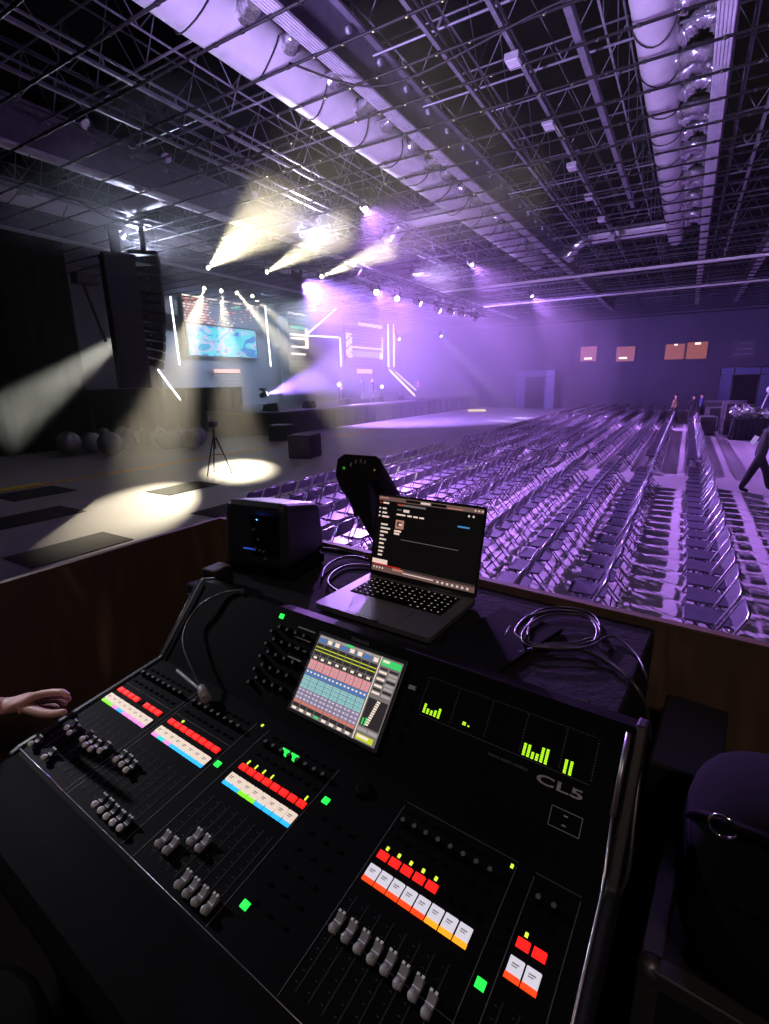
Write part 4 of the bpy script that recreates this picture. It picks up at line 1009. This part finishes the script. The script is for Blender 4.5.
for i in range(8):
    x = 0.008 + i * 0.0935; w = 0.086
    Z1 = Zs + 0.0003
    tr_(x, 0.01, x + w, 0.035, 'gr', Z1); tr_(x + 0.02, 0.04, x + 0.075, 0.09, 'wh' if i % 3 else 'bl', Z1); tr_(x + 0.004, 0.06, x + 0.03, 0.10, 'bl', Z1)
    tr_(x, 0.115, x + w, 0.27, 'dk', Z1); tr_(x, 0.16, x + w, 0.172, 'yl', Z1 + .0003); tr_(x, 0.205, x + w, 0.217, 'yl', Z1 + .0003); tr_(x + .02, 0.29, x + .06, 0.32, 'wh', Z1)
    tr_(x, 0.28, x + w, 0.335, 'dk', Z1 - .0001)
    for j in range(2):
        xx = x + j * 0.044
        tr_(xx, 0.345, xx + 0.040, 0.46, 'pk', Z1); tr_(xx + .005, 0.385, xx + .03, 0.40, 'gr', Z1 + .0003); tr_(xx + .005, 0.425, xx + .03, 0.435, 'gr', Z1 + .0003)
        tr_(xx, 0.47, xx + 0.040, 0.545, 'bl', Z1); tr_(xx + .01, 0.49, xx + .032, 0.51, 'wh', Z1 + .0003)
        for q in range(3): tr_(xx, 0.555 + q * .055, xx + 0.040, 0.603 + q * .055, 'cy', Z1); tr_(xx + .008, 0.57 + q * .055, xx + .028, 0.58 + q * .055, 'lv', Z1 + .0003)
        for q in range(3): tr_(xx, 0.72 + q * .05, xx + 0.040, 0.763 + q * .05, 'lv', Z1); tr_(xx + .008, 0.735 + q * .05, xx + .03, 0.745 + q * .05, 'wh', Z1 + .0003)
        tr_(xx, 0.87, xx + 0.040, 0.905, 'rd', Z1)
    tr_(x, 0.91, x + w, 0.955, 'dk', Z1); tr_(x + .01, 0.96, x + .06, 0.99, 'gn' if i == 3 else 'wh', Z1)
tr_(0.76, 0, 0.768, 1, 'wh', Zs + .0003)
tr_(0.78, 0.02, 0.99, 0.10, 'gn', Zs + .0003); tr_(0.79, 0.03, 0.86, 0.06, 'wh', Zs + .0006); tr_(0.35, 0.0, 0.43, 0.035, 'gn', Zs + .0007)
for q in range(8): tr_(0.785, 0.125 + .042 * q, 0.87, 0.15 + .042 * q, 'wh' if q % 2 else 'dk', Zs + .0003); tr_(0.89, 0.125 + .042 * q, 0.985, 0.155 + .042 * q, 'gr' if q % 3 else 'dk', Zs + .0003)
tr_(0.78, 0.50, 0.99, 0.83, 'dk', Zs + .0003)
for q in range(11): tr_(0.875 - .004 * q, 0.51 + .028 * q, 0.91 - .004 * q, 0.53 + .028 * q, 'wh', Zs + .0006)
tr_(0.795, 0.74, 0.81, 0.82, 'gn', Zs + .0006); tr_(0.825, 0.73, 0.84, 0.82, 'gn', Zs + .0006)
tr_(0.78, 0.85, 0.88, 0.89, 'gr', Zs + .0003); tr_(0.89, 0.85, 0.99, 0.89, 'gr', Zs + .0003); tr_(0.79, 0.92, 0.97, 0.985, 'yl', Zs + .0003); tr_(0.80, 0.93, 0.92, 0.96, 'wh', Zs + .0006)
sc_.build('screen_picture', PM, tso)
# meters
def meter(u, s, h, w=0.0042): 
    b = MB(); n = max(1, int(round(h / 0.0032)))
    for q in range(n): sbox(b, u, s - 0.0016 - q * h / n, w, h / n * 0.82, 0.0012)
    b.build('level_meter', E_mt, con)
for q, h in enumerate((.017, .010, .009, .0115, .0175)): meter(0.737 + 0.0075 * q, 0.098, h)
meter(0.817, 0.092, 0.006, 0.006); meter(0.8255, 0.092, 0.003, 0.003)
for q, h in enumerate((.0195, .0195, .011, .011, .023, .0235)): meter(0.926 + 0.0072 * q, 0.100, h)
for q in range(2): meter(0.992 + 0.008 * q, 0.1015, 0.021)
mb_ = MB()
for u in (0.727, 0.791, 0.856, 0.919, 0.983, 1.031):
    for q in range(15): sbox(mb_, u, 0.037 + q * 0.0042, 0.0022, 0.0014, 0.0003)
for q in range(60): sbox(mb_, 0.73 + q * 0.005, 0.034, 0.0022, 0.0012, 0.0003)
sbox(mb_, 0.88, 0.103, 0.30, 0.0007, 0.0003)
mb_.build('meter_scale', M_dim, con)
# fader-bank slider and pale button left of the meters
put('button', bxmesh('button', 0.015, 0.008, 0.004, M_print), RS, SPn(0.700, 0.064))
for q in range(3): put('button', bxmesh('button', 0.012, 0.012, 0.003, M_rubber), RS, SPn(0.703, 0.095 + 0.028 * q))
# lettering
me = text_mesh('CL5', 0.0185, 0.0006, 1.05, 0.0, 2.25); me.materials.append(M_print)
put('lettering', me, RS, SPn(0.990, 0.1225, 0.0006))
me = text_mesh('DIGITAL MIXING CONSOLE', 0.0055, 0.0003, 1.0); me.materials.append(M_dim); put('lettering', me, RS, SPn(0.905, 0.1185, 0.0004))
me = text_mesh('YAMAHA', 0.011, 0.0003, 1.1); me.materials.append(M_dim); put('lettering', me, RS, SPn(0.550, 0.015, 0.0004))
sq = MB()
for (u, s, w, d) in ((1.0085, 0.150, 0.045, 0.0008), (1.0085, 0.177, 0.045, 0.0008), (0.986, 0.1635, 0.0008, 0.027), (1.031, 0.1635, 0.0008, 0.027)): sbox(sq, u, s, w, d, 0.0008)
sbox(sq, 1.008, 0.157, 0.006, 0.002, 0.001); sbox(sq, 1.008, 0.170, 0.006, 0.002, 0.001); sq.build('memory_slot', M_print, con)
# gooseneck lamp
def spline(P, n=10):
    P = [Vector(p) for p in P]; q = []
    for i in range(len(P) - 1):
        p0, p1, p2, p3 = P[max(i - 1, 0)], P[i], P[i + 1], P[min(i + 2, len(P) - 1)]
        for k in range(n):
            t = k / n; q.append(0.5 * ((2 * p1) + (p2 - p0) * t + (2 * p0 - 5 * p1 + 4 * p2 - p3) * t * t + (3 * p1 - p0 - 3 * p2 + p3) * t ** 3))
    return q + [P[-1]]
t = thing('gooseneck_lamp', 'black gooseneck lamp arching over the left end of the desk', 'lamp', at_y(240, 590, 0.815))
B0 = at_y(240, 590, 0.815)
pts = [at_y(u, v, y) - B0 for u, v, y in ((240, 590, .815), (222, 593.5, .80), (203, 603, .77), (190, 618, .74), (183.5, 635, .70), (184.5, 650, .67), (192, 668, .645), (201, 686, .63))]
MB().tube(spline(pts), 0.0032, 8).build('gooseneck', pm('satin_black', (0.05, 0.05, 0.055), 0.3), t)
hd = pts[-1]; e = at_y(206, 699, 0.612) - B0
MB().tube([hd, hd.lerp(e, .3), e], [0.006, 0.011, 0.012], 12).build('lamp_head', M_grey, t)
MB().tube([Vector((0, 0, 0)), Vector((0.012, 0.006, -0.012))], [0.008, 0.010], 10).build('base_socket', M_black, t)
A = CO + Matrix.Rotation(CY, 3, 'Z') @ FPn(0.085, 0.012, 0.0045); B = CO + Matrix.Rotation(CY, 3, 'Z') @ FPn(0.215, 0.030, 0.0045)
tag(MB().tube([A, A.lerp(B, .9), B], [.004, .004, .001], 8).build('pen', M_grey), 'slim grey pen lying below the gooseneck lamp head', 'pen')

# ------------------------------------------------------------------ laptop
LO = Vector((-0.795, 0.946, TZ + 0.006)); LY = -0.062
lap = thing('laptop_computer', 'open grey laptop with a dark screen on the counter', 'laptop', LO, LY)
LW, LD, LH = 0.3557, 0.258, 0.0165
def rrect(w, d, r, n=5):
    out = []
    for cx, cy, a0 in ((w - r, r, -PI / 2), (w - r, d - r, 0), (r, d - r, PI / 2), (r, r, PI)):
        for k in range(n + 1): a = a0 + PI / 2 * k / n; out.append((cx + r * math.cos(a), cy + r * math.sin(a)))
    return out
MB().prism([(x, y, 0.001) for x, y in rrect(LW, LD, 0.012)], (0, 0, LH - 0.001)).build('base', M_laptop, lap, bevel=0.0015)
kbx = MB().box((LW / 2, 0.171, LH + 0.0002), (0.292, 0.115, 0.0006)); kbx.build('keyboard_well', M_black, lap)
kb_ = MB(); rw = [0.101, 0.121, 0.140, 0.159, 0.178, 0.197, 0.216]
rnd = random.Random(2)
for r, y in enumerate(rw[:6]):
    n = 14 if r else 9; x0 = 0.036
    for k in range(14):
        w = 0.0172
        if r == 0 and 4 <= k <= 8:
            if k > 4: continue
            w = 0.0172 + 4 * 0.0203; xc = x0 + 0.01 + 6 * 0.0203
        else: xc = x0 + 0.0098 + k * 0.0203
        kb_.box((xc, y + 0.022, LH + 0.0012), (w, 0.0165, 0.0016), 0)
        if w < 0.02: kb_.box((xc + rnd.uniform(-.002, .002), y + 0.022 + rnd.uniform(-.002, .002), LH + 0.0022), (rnd.choice((.003, .005, .006)), 0.0028, 0.0003), 1)
kb_.build('keyboard', [M_rubber, em('key_glyph', (1.0, 0.88, 0.75), 0.38)], lap)
tp = MB().box((LW / 2 - 0.0, 0.055, LH + 0.0002), (0.154, 0.092, 0.0005)); tp.build('touchpad', pm('touchpad_grey', (0.10, 0.10, 0.12), 0.45, 0.3, var=.03), lap)
MB().box((LW / 2, 0.003, LH - 0.001), (0.06, 0.006, 0.004)).build('finger_notch', M_black, lap)
# lid, slightly past vertical
lid = bpy.data.objects.new('screen_lid', MB().prism([(x, 0, z) for x, z in rrect(LW, 0.249, 0.010)], (0, 0.005, 0)).mesh('screen_lid', M_laptop)); COL.objects.link(lid)
lid.parent = lap; lid.location = (0, LD - 0.006, LH); lid.rotation_euler = (math.radians(-13), 0, 0)
MB().prism([(x, -0.0006, z) for x, z in rrect(LW, 0.249, 0.010)], (0, 0.0005, 0)).build('bezel', M_black, lid)
MB().cyl((0.03, 0.002, 0.0), (LW - 0.03, 0.002, 0.0), 0.006, n=10).build('hinge', M_black, lid)
lp = {'k': (3, 3, 4), 'bar': (112, 84, 80), 'w': (235, 215, 205), 'p': (255, 220, 205), 'r': (200, 40, 30), 'b': (70, 140, 200), 'g': (110, 105, 105), 's': (190, 130, 110), 'd': (60, 50, 50)}
lk = list(lp); LM = [em('laptop_' + k, srgb(*lp[k]), 0.85) for k in lk]
ls = MB()
def lr(x0, y0, x1, y1, c, z=1):
    wx, wz = LW - 0.014, 0.228; ox, oz = 0.007, 0.242
    ls.box((ox + wx * (x0 + x1) / 2, -0.0007 - 0.0002 * z, oz - wz * (y0 + y1) / 2), (wx * (x1 - x0), 0.0002, wz * (y1 - y0)), lk.index(c))
lr(0, 0, 1, 1, 'k', 0); lr(0, 0, 1, 0.055, 'bar'); lr(0.01, 0.012, 0.10, 0.03, 's', 2); lr(0.28, 0.01, 0.42, 0.045, 'k', 2); lr(0.43, 0.015, 0.52, 0.04, 'w', 2); lr(0.53, 0.01, 0.67, 0.045, 'k', 2); lr(0.68, 0.035, 0.82, 0.047, 's', 2)
for k in range(3): lr(0.92 + .03 * k, 0.018, 0.935 + .03 * k, 0.036, 'w', 2)
lr(0.20, 0.075, 0.48, 0.10, 'g'); lr(0.20, 0.075, 0.26, 0.09, 'r', 2); lr(0.87, 0.09, 0.885, 0.115, 'w'); lr(0.91, 0.09, 0.925, 0.115, 'w')
for k, (y, wd) in enumerate(((.075, .06), (.15, .04), (.205, .05), (.255, .075), (.36, .07), (.41, .10), (.46, .08), (.51, .04), (.56, .07), (.615, .05), (.67, .06), (.72, .05), (.77, .045))):
    lr(0.05, y, 0.05 + wd, y + .022, 'w' if k % 3 else 'p'); 
    if k < 4: lr(0.015, y, 0.03, y + .02, 'w' if k else 'r')
lr(0.20, 0.145, 0.245, 0.16, 'g'); lr(0.265, 0.14, 0.325, 0.175, 'w'); 
for x0, x1 in ((.20, .29), (.31, .355), (.37, .415), (.43, .475)): lr(x0, .205, x1, .225, 'p')
lr(.20, .285, .285, .40, 's'); lr(.215, .31, .26, .37, 'd', 2); lr(.235, .33, .265, .36, 'w', 3); lr(.195, .42, .265, .445, 'p'); lr(.195, .455, .25, .48, 'p')
lr(.79, .235, .895, .255, 'b'); lr(.27, .53, .82, .536, 'g')
lr(0.0, 0.84, 0.16, 0.90, 'p'); lr(0, 0.905, 1, 0.925, 'd'); lr(0, 0.93, 1, 1.0, 'bar'); lr(0.02, 0.905, .3, 0.92, 'r', 2); lr(.22, .925, .33, .955, 's', 3); lr(.33, .955, .63, .968, 'w', 3)
for k in range(4): lr(.02 + .03 * k, .94, .033 + .03 * k, .965, 'w', 3)
for k in range(7): lr(.66 + .045 * k, .955, .68 + .045 * k, .98, 'w', 3)
ls.build('screen_picture', LM, lid)
# pad under laptop right side
pd = MB().box((0, 0, 0.006), (0.17, 0.30, 0.010)); tag(pd.build('black_pad', M_drape, loc=(-0.315, 1.02, TZ + 0.001), bevel=0.003), 'flat black pad on the counter right of the laptop', 'pad').rotation_euler = (0, 0, -0.3)

# ------------------------------------------------------------------ monitor box with blue light
q0 = at_z(224, 574, TZ); q1 = at_z(303, 588, TZ); q2 = at_z(325, 563, TZ)
wv = (q1 - q0); SWd = 0.245; ang = math.atan2(wv.y, wv.x)
mon = thing('monitor_speaker', 'small black monitor box with a blue light left of the laptop', 'loudspeaker', q0, ang)
SD, SH = 0.24, 0.215
pr = []
body = MB()
body.prism([(0, 0.0, 0.035), (SWd, 0.0, 0.035), (SWd, SD, 0.035), (0, SD, 0.035)], (0, 0, SH))
for p in body.v:
    if p.z > 0.1: p.y = 0.02 + p.y * 0.88; p.x = SWd * 0.03 + p.x * 0.95; p.z -= 0.045 * max(0, p.y - 0.1) / 0.14
body.build('cabinet', M_black, mon, bevel=0.028, seg=4)
MB().box((SWd * 0.5, SD * 0.5, 0.02), (SWd * 1.05, SD * 0.8, 0.036)).build('foam_foot', M_rubber, mon, bevel=0.008)
fp_ = MB().box((SWd * 0.70, 0.006, 0.135), (0.10, 0.004, 0.15)); fp_.build('control_plate', M_rubber, mon)
MB().ball((0.147, 0.010, 0.196), 0.0065, 0, 10, 8).build('power_light', em('blue_led', (0.03, 0.12, 1.0), 30), mon)
MB().box((0.112, 0.002, 0.10), (0.045, 0.006, 0.003)).build('blue_line', em('blue_dim', (0.05, 0.15, 1.0), 0.4), mon)
for (x, z) in ((.135, .165), (.15, .135), (.135, .105), (.152, .10), (.166, .098), (.17, .075)):
    MB().cyl((x, 0.006, z), (x, -0.004, z), 0.0035, n=8).build('jack_screw', M_alu, mon)
bl = MB().box((0, 0, 0.03), (0.06, 0.07, 0.06)); 
P = at_z(226, 585, TZ)
tag(bl.build('grey_block', M_black, loc=(P.x - 0.02, P.y - 0.01, TZ + 0.001), bevel=0.006), 'small dark block at the left foot of the monitor box', 'block')

# ------------------------------------------------------------------ small black controller box on a stand behind the laptop
Yc = 1.30
poly = [(335.5, 468), (337, 458), (344, 453), (376, 455), (381, 459), (382, 470), (377, 480), (369, 484), (372, 520), (378, 545), (366, 530), (351, 500), (340, 488), (335, 476)]
F = [at_y(u, v, Yc) for u, v in poly]; O_ = at_y(372, 540, Yc); O_.z = TZ
ctl = thing('hand_controller', 'black angled control box with green light standing behind the laptop', 'controller', O_)
MB().prism([p - O_ for p in F], at_y(399, 492, 1.37) - at_y(379, 457, Yc)).build('housing', M_black, ctl, bevel=0.006)
for (u, v) in ((351, 464.5), (356, 461.5), (361, 461), (365, 462)):
    p = at_y(u, v, Yc) - O_; MB().box(p + Vector((0, -0.001, 0)), (0.004, 0.003, 0.011), 0, Matrix.Rotation(0.3, 3, 'Y')).build('indicator', M_print, ctl)
p = at_y(344, 468, Yc) - O_; MB().ball(p, 0.005, 0, 10, 8).build('green_light', em('dim_green', (0.1, 0.55, 0.05), 0.35), ctl)
p = at_y(374.5, 470, Yc) - O_; MB().ball(p, 0.003, 0, 8, 6).build('amber_light', em('dim_amber', (0.5, 0.3, 0.15), 0.4), ctl)
MB().cyl(Vector((0.02, 0.04, 0.0)), Vector((0.02, 0.04, 0.12)), 0.012, n=10).build('stand', M_black, ctl)
MB().bar(at_y(352, 497, Yc) - O_, at_y(357, 516, Yc) - O_, 0.014, 0.014).build('thumb_tab', M_black, ctl)

# ------------------------------------------------------------------ cables on the counter
def zc(u, v, dz=0.006): return at_z(u, v, TZ + dz)
def cable(pts, r, label, M, plug=False, name='cable'):
    t = thing(name, label, 'cable', (0, 0, 0))
    MB().tube(spline(pts, 8), r, 8).build('lead', M, t)
    return t
M_cab = pm('black_cable', (0.03, 0.03, 0.034), 0.35, spec=0.7)
# coil of several turns
coil = []
cc = zc(556, 632); 
import itertools
ell = [(597, 637), (598, 626), (588, 616), (568, 611), (545, 612), (530, 620), (523, 632), (528, 643), (548, 646), (575, 646), (590, 642)]
for tn in range(3):
    for i, (u, v) in enumerate(ell): coil.append(zc(u + 2.0 * math.sin(tn * 2 + i), v + 2.5 * (tn - 1) + math.cos(i + tn), 0.006 + 0.006 * tn))
coil += [zc(612, 636, 0.01), zc(634, 652, 0.008), zc(645, 672, 0.006), zc(648, 690, -0.03)]
t = cable(coil, 0.0029, 'coiled black audio cable lying at the right end of the counter', M_cab, name='coiled_cable')
st = [zc(522, 640, 0.012), zc(515, 631, 0.012), zc(527, 617, 0.014), zc(545, 612, 0.02)]
t = cable(st, 0.003, 'short black lead ending in the upper silver jack plug', M_cab)
A, B = zc(510, 627, 0.008), zc(499, 647, 0.006)
MB().tube([A, A.lerp(B, .55), A.lerp(B, .56), A.lerp(B, .7), B], [.005, .0055, .0035, .003, .0022], 10).build('jack_plug', M_chrome, t)
t2c = cable([zc(527, 651, .008), zc(545, 647, .01), zc(575, 648, .01), zc(605, 660, .01), zc(630, 680, .008), zc(645, 705, -0.03), zc(650, 740, -.12)], 0.0045, 'thick black lead with lower silver jack plug, draped off the counter', M_cab)
A, B = zc(527, 651, .008), zc(507, 657, .006)
MB().tube([A, A.lerp(B, .55), A.lerp(B, .56), A.lerp(B, .7), B], [.005, .0055, .0035, .003, .0022], 10).build('jack_plug', M_chrome, t2c)
w_ = MB()
A = zc(529, 628, .016); 
MB().tube([A, zc(526.5, 641, .012)], [.0055, .005], 10).build('jack_plug', M_chrome, thing('jack_adapter', 'stubby silver jack adapter resting on the coiled cable', 'adapter', (0, 0, 0)))
cable([zc(372, 566, .008), zc(350, 565, .008), zc(334, 572, .01), zc(328, 583, .01), zc(340, 592, .008), zc(352, 589, .006)], 0.0045, 'black power lead looping left of the laptop', M_cab)
cable([zc(369, 560, .012), zc(352, 556, .012), zc(336, 560, .012), zc(325, 568, .012), zc(322, 578, .010)], 0.004, 'second black lead curving behind the monitor box', M_cab)
cable([zc(322, 548, .006), zc(345, 551, .006), zc(366, 557, .006)], 0.004, 'black lead along the rear of the counter', M_cab)
cable([zc(405, 655, .006), zc(430, 660, .01), zc(465, 672, .008), zc(505, 684, .008), zc(560, 697, .008), zc(590, 702, .006)], 0.004, 'black lead lying along the back of the mixing desk', M_cab)
def free(pts): return [at_y(u, v, y) for u, v, y in pts]
cable(free([(640, 735, .80), (625, 760, .76), (606, 800, .72), (601, 850, .69), (606, 890, .66), (618, 893, .64), (628, 870, .65), (634, 820, .69), (640, 770, .74)]), 0.0035, 'black cable loop hanging beside the right end of the desk', M_cab)
cable(free([(645, 735, .83), (628, 790, .76), (612, 840, .72), (605, 890, .68), (608, 920, .64)]), 0.003, 'second cable hanging straight beside the right end of the desk', M_cab)

# ------------------------------------------------------------------ right side: case, bag
fc = thing('flight_case', 'black flight case with aluminium edges right of the desk', 'case', (0.052, 0.66, ZF), -0.095)
CW, CD, CH = 0.62, 0.28, 0.70
MB().box((CW / 2, CD / 2, CH / 2), (CW, CD, CH)).build('case_body', M_black, fc)
e = MB()
for x in (0, CW):
    for y in (0, CD):
        e.box((x, y, CH / 2), (0.03, 0.03, CH)); 
for z in (0.02, CH):
    for y in (0, CD): e.box((CW / 2, y, z), (CW, 0.03, 0.03))
    for x in (0, CW): e.box((x, CD / 2, z), (0.03, CD, 0.03))
e.build('metal_edge', M_alud, fc, bevel=0.003)
for x in (0, CW):
    for y in (0, CD): MB().ball((x, y, CH), 0.02, 0, 10, 8).build('ball_corner', M_alud, fc)
MB().box((CW / 2, -0.01, CH * .6), (0.12, 0.012, 0.08)).build('latch', M_alu, fc)
rk = thing('rack_case', 'tall narrow black rack case with a white tag beside the counter', 'case', (0.018, 0.95, ZF), -0.095)
MB().box((0.06, 0.12, 0.42), (0.12, 0.26, 0.84)).build('case_body', M_black, rk, bevel=0.006)
p = at_y(638.5, 732, 0.93) 
rp = Matrix.Rotation(0.095, 3, 'Z') @ (p - Vector((0.018, 0.95, ZF)))
b = MB().box((rp.x, -0.014, rp.z), (0.022, 0.003, 0.034), 0); b.box((rp.x, -0.016, rp.z + .002), (0.008, 0.002, 0.014), 1); b.box((rp.x, -0.016, rp.z + .014), (0.014, 0.002, 0.004), 1); b.build('white_tag', [M_tag, M_black], rk)
# soft black bag on the case
bag = thing('backpack', 'soft black backpack standing on the flight case', 'bag', (0.10, 0.76, ZF + CH + 0.018), -0.15)
bm = bmesh.new(); bmesh.ops.create_cube(bm, size=1); bmesh.ops.subdivide_edges(bm, edges=bm.edges, cuts=5, use_grid_fill=True)
for v in bm.verts:
    c = v.co * 2; rr = (abs(c.x) ** 4 + abs(c.y) ** 4 + abs(c.z) ** 4) ** 0.25
    v.co = c / max(rr, .001) * max(abs(c.x), abs(c.y), abs(c.z)) * 0.5
    v.co = Vector((v.co.x * 0.46, v.co.y * 0.26, v.co.z * 0.30 + 0.15))
    nn = noise.noise(v.co * 8); v.co += v.normal * nn * 0.02
    if v.co.z < 0.012: v.co.z = 0.0
me = bpy.data.meshes.new('bag_body'); bm.to_mesh(me); bm.free(); me.materials.append(pm('bag_cloth', (0.004, 0.004, 0.006), 0.95, spec=0.1))
for p in me.polygons: p.use_smooth = True
o = bpy.data.objects.new('bag_body', me); COL.objects.link(o); o.parent = bag
o.location = (0.2, 0, 0); s = o.modifiers.new('smooth', 'SUBSURF'); s.levels = 1; s.render_levels = 1
MB().tube(spline([(-0.02, -0.02, 0.2), (0.0, -0.08, 0.26), (0.06, -0.11, 0.29), (0.18, -0.12, 0.30)], 6), 0.007, 8).build('carry_strap', M_rubber, bag)
MB().tube([(0.02 + 0.016 * math.cos(a), -0.10, 0.272 + 0.016 * math.sin(a)) for a in [2 * PI * k / 12 for k in range(12)]], 0.0025, 6, closed=True).build('metal_ring', M_chrome, bag)
MB().tube(spline([(0.05, -0.135, 0.2), (0.2, -0.145, 0.22), (0.36, -0.135, 0.2)], 6), 0.004, 6).build('zip', M_rubber, bag)

# ------------------------------------------------------------------ knots on plywood (stains with their own shape)
# ------------------------------------------------------------------ operator at the left, hand over the desk
W0 = at_y(4, 707, 0.40); H1 = W0
def HP(u, v, y): return at_y(u, v, y)
t = thing('person', 'operator at the left with one bare hand reaching over the desk', 'person', (-1.45, -0.16, ZF), 0.0)
T0 = Vector((-1.45, -0.16, ZF))
wr = HP(3, 707, .40) - T0; pal_ = HP(24, 703, .415) - T0
J = {'pelvis': (0, 0, .92), 'waist': (0.0, .02, 1.06), 'chest': (0.0, .03, 1.27), 'neck': (0, .04, 1.43), 'jaw': (.01, .06, 1.52), 'head': (0, .05, 1.64)}
rad = {'pelvis': (.16, .12), 'waist': (.14, .11), 'chest': (.17, .12), 'neck': .055, 'jaw': .072, 'head': .09}
E = [('pelvis', 'waist'), ('waist', 'chest'), ('chest', 'neck'), ('neck', 'jaw'), ('jaw', 'head')]
for k, sx in (('r', 1), ('l', -1)):
    J.update({'hip' + k: (sx * .10, 0, .86), 'knee' + k: (sx * .12, .03, .48), 'ankle' + k: (sx * .13, 0, .085), 'toe' + k: (sx * .15, .15, .035)})
    rad.update({'hip' + k: .09, 'knee' + k: .06, 'ankle' + k: .043, 'toe' + k: .035})
    E += [('pelvis', 'hip' + k), ('hip' + k, 'knee' + k), ('knee' + k, 'ankle' + k), ('ankle' + k, 'toe' + k)]
J.update({'shr': (.19, .04, 1.37), 'elr': (.13, .26, 1.04), 'wrr': tuple(wr), 'par': tuple(pal_), 'shl': (-.19, .04, 1.37), 'ell': (-.25, .0, 1.08), 'wrl': (-.2, .2, .92), 'hdl': (-.17, .28, .90)})
rad.update({'shr': .062, 'elr': .042, 'wrr': (.023, .018), 'par': (.032, .015), 'shl': .062, 'ell': .042, 'wrl': .027, 'hdl': .034})
E += [('chest', 'shr'), ('shr', 'elr'), ('elr', 'wrr'), ('wrr', 'par'), ('chest', 'shl'), ('shl', 'ell'), ('ell', 'wrl'), ('wrl', 'hdl')]
kp = {}
def fing(nm, pts, r0, r1):
    prev = 'par'
    for i, (u, v, y) in enumerate(pts):
        k = nm + str(i); J[k] = tuple(HP(u, v, y) - T0); rad[k] = r0 + (r1 - r0) * i / (len(pts) - 1); E.append((prev, k)); prev = k
fing('index', [(38, 695, .418), (52, 692.5, .425), (62, 692, .43), (69, 697, .432)], .0095, .0065)
fing('middle', [(38, 698, .430), (52, 695.5, .44), (63, 695.5, .447), (70.5, 700.5, .45)], .0095, .0065)
fing('ring', [(37, 702, .440), (50, 700, .452), (60, 700, .46), (67, 705, .462)], .009, .006)
fing('little', [(34, 706, .448), (45, 705, .46), (53, 705, .465), (59, 708.5, .467)], .008, .0055)
fing('thumb', [(28, 709, .405), (42, 713, .398), (54, 714, .396), (65, 712, .398)], .0115, .007)
hand0 = Vector(wr)
def mf(c):
    if c.z > 1.46: return 0
    if c.x > wr.x - .005 and (c - pal_).length < .25 and c.z > .8 and c.y > .35: return 0
    if (c - Vector((-.17, .28, .90))).length < .09: return 0
    if c.z < .09: return 3
    return 2 if c.z < .93 else 1
person_mesh('body', J, E, rad, mf, [M_skin, M_trouser, M_trouser, M_rubber], t, 2)
MB().ball((-.0, .03, 1.675), .108, 0, 14, 10, (.92, 1, .85)).build('hair', M_hair, t)
f_ = MB().ball((0, .15, 1.60), .016, 0, 8, 6, (.8, 1, 1.3))
f_.build('nose', M_skin, t)
for sx in (-1, 1): MB().ball((sx * .092, .05, 1.61), .025, 0, 8, 6, (.4, .8, 1.2)).build('ear', M_skin, t); MB().ball((sx * .032, .128, 1.635), .012, 0, 8, 6).build('eye', M_white, t)
MB().box((0, .14, 1.555), (.045, .012, .008)).build('mouth', pm('lips', (.4, .15, .13), .5), t)
MB().tube([wr + Vector((-.012, -.02, -.004)) + Vector((0.0, .021 * math.cos(a), .019 * math.sin(a))) for a in [2 * PI * k / 16 for k in range(16)]], .005, 6, closed=True).build('wristband', M_rubber, t)
# operator's chair corner and cable at the lower left
ch = thing('operator_stool', 'dark stool at the lower left of the booth', 'stool', (-0.78, 0.02, ZF))
MB().tube([(0, 0, .60), (0, 0, .605), (0, 0, .64), (0, 0, .65)], [.17, .18, .18, .165], 24).build('seat', M_rubber, ch)
MB().cyl((0, 0, .06), (0, 0, .60), .025, n=12).build('column', M_alu, ch)
for k in range(5):
    a = k * 2 * PI / 5 + .3; MB().tube([(0, 0, .08), (.22 * math.cos(a), .22 * math.sin(a), .03)], [.025, .016], 8).build('leg', M_black, ch)

# ------------------------------------------------------------------ haze in the hall
def haze(name, lo, hi, dens, label, col=(1, 1, 1)):
    M = bpy.data.materials.new(name); M.use_nodes = True; nt = M.node_tree; nt.nodes.clear()
    out = nt.nodes.new('ShaderNodeOutputMaterial'); v = nt.nodes.new('ShaderNodeVolumeScatter')
    v.inputs['Density'].default_value = dens; v.inputs['Anisotropy'].default_value = 0.25; v.inputs['Color'].default_value = (*col, 1)
    nt.links.new(v.outputs[0], out.inputs['Volume'])
    c = (Vector(lo) + Vector(hi)) / 2; d = Vector(hi) - Vector(lo)
    o = MB().box(c, d).build(name, M); tag(o, label, 'haze', None, 'stuff'); return o
haze('stage_haze', (-29.5, 7.0, 0.02), (-9.7, 51.5, 7.95), 0.027, 'thin stage haze lit up by the beams')
haze('drifting_haze', (-9.69, 7.0, 0.02), (-3.5, 51.5, 7.93), 0.0035, 'thinner haze drifting from the stage over the chairs')
haze('hall_haze', (-3.49, 3.4, 0.02), (8.8, 51.5, 7.9), 0.0004, 'faint haze hanging over the chairs')

# ------------------------------------------------------------------ world
w = bpy.data.worlds.new('hall_dark'); SC.world = w; w.use_nodes = True
w.node_tree.nodes['Background'].inputs['Color'].default_value = (0.35, 0.3, 0.5, 1); w.node_tree.nodes['Background'].inputs['Strength'].default_value = 0.0
SC.cycles.use_denoising = True
SC.cycles.max_bounces = 6; SC.cycles.diffuse_bounces = 3; SC.cycles.glossy_bounces = 3; SC.cycles.volume_bounces = 0; SC.cycles.transparent_max_bounces = 8
SC.cycles.sample_clamp_indirect = 4.0
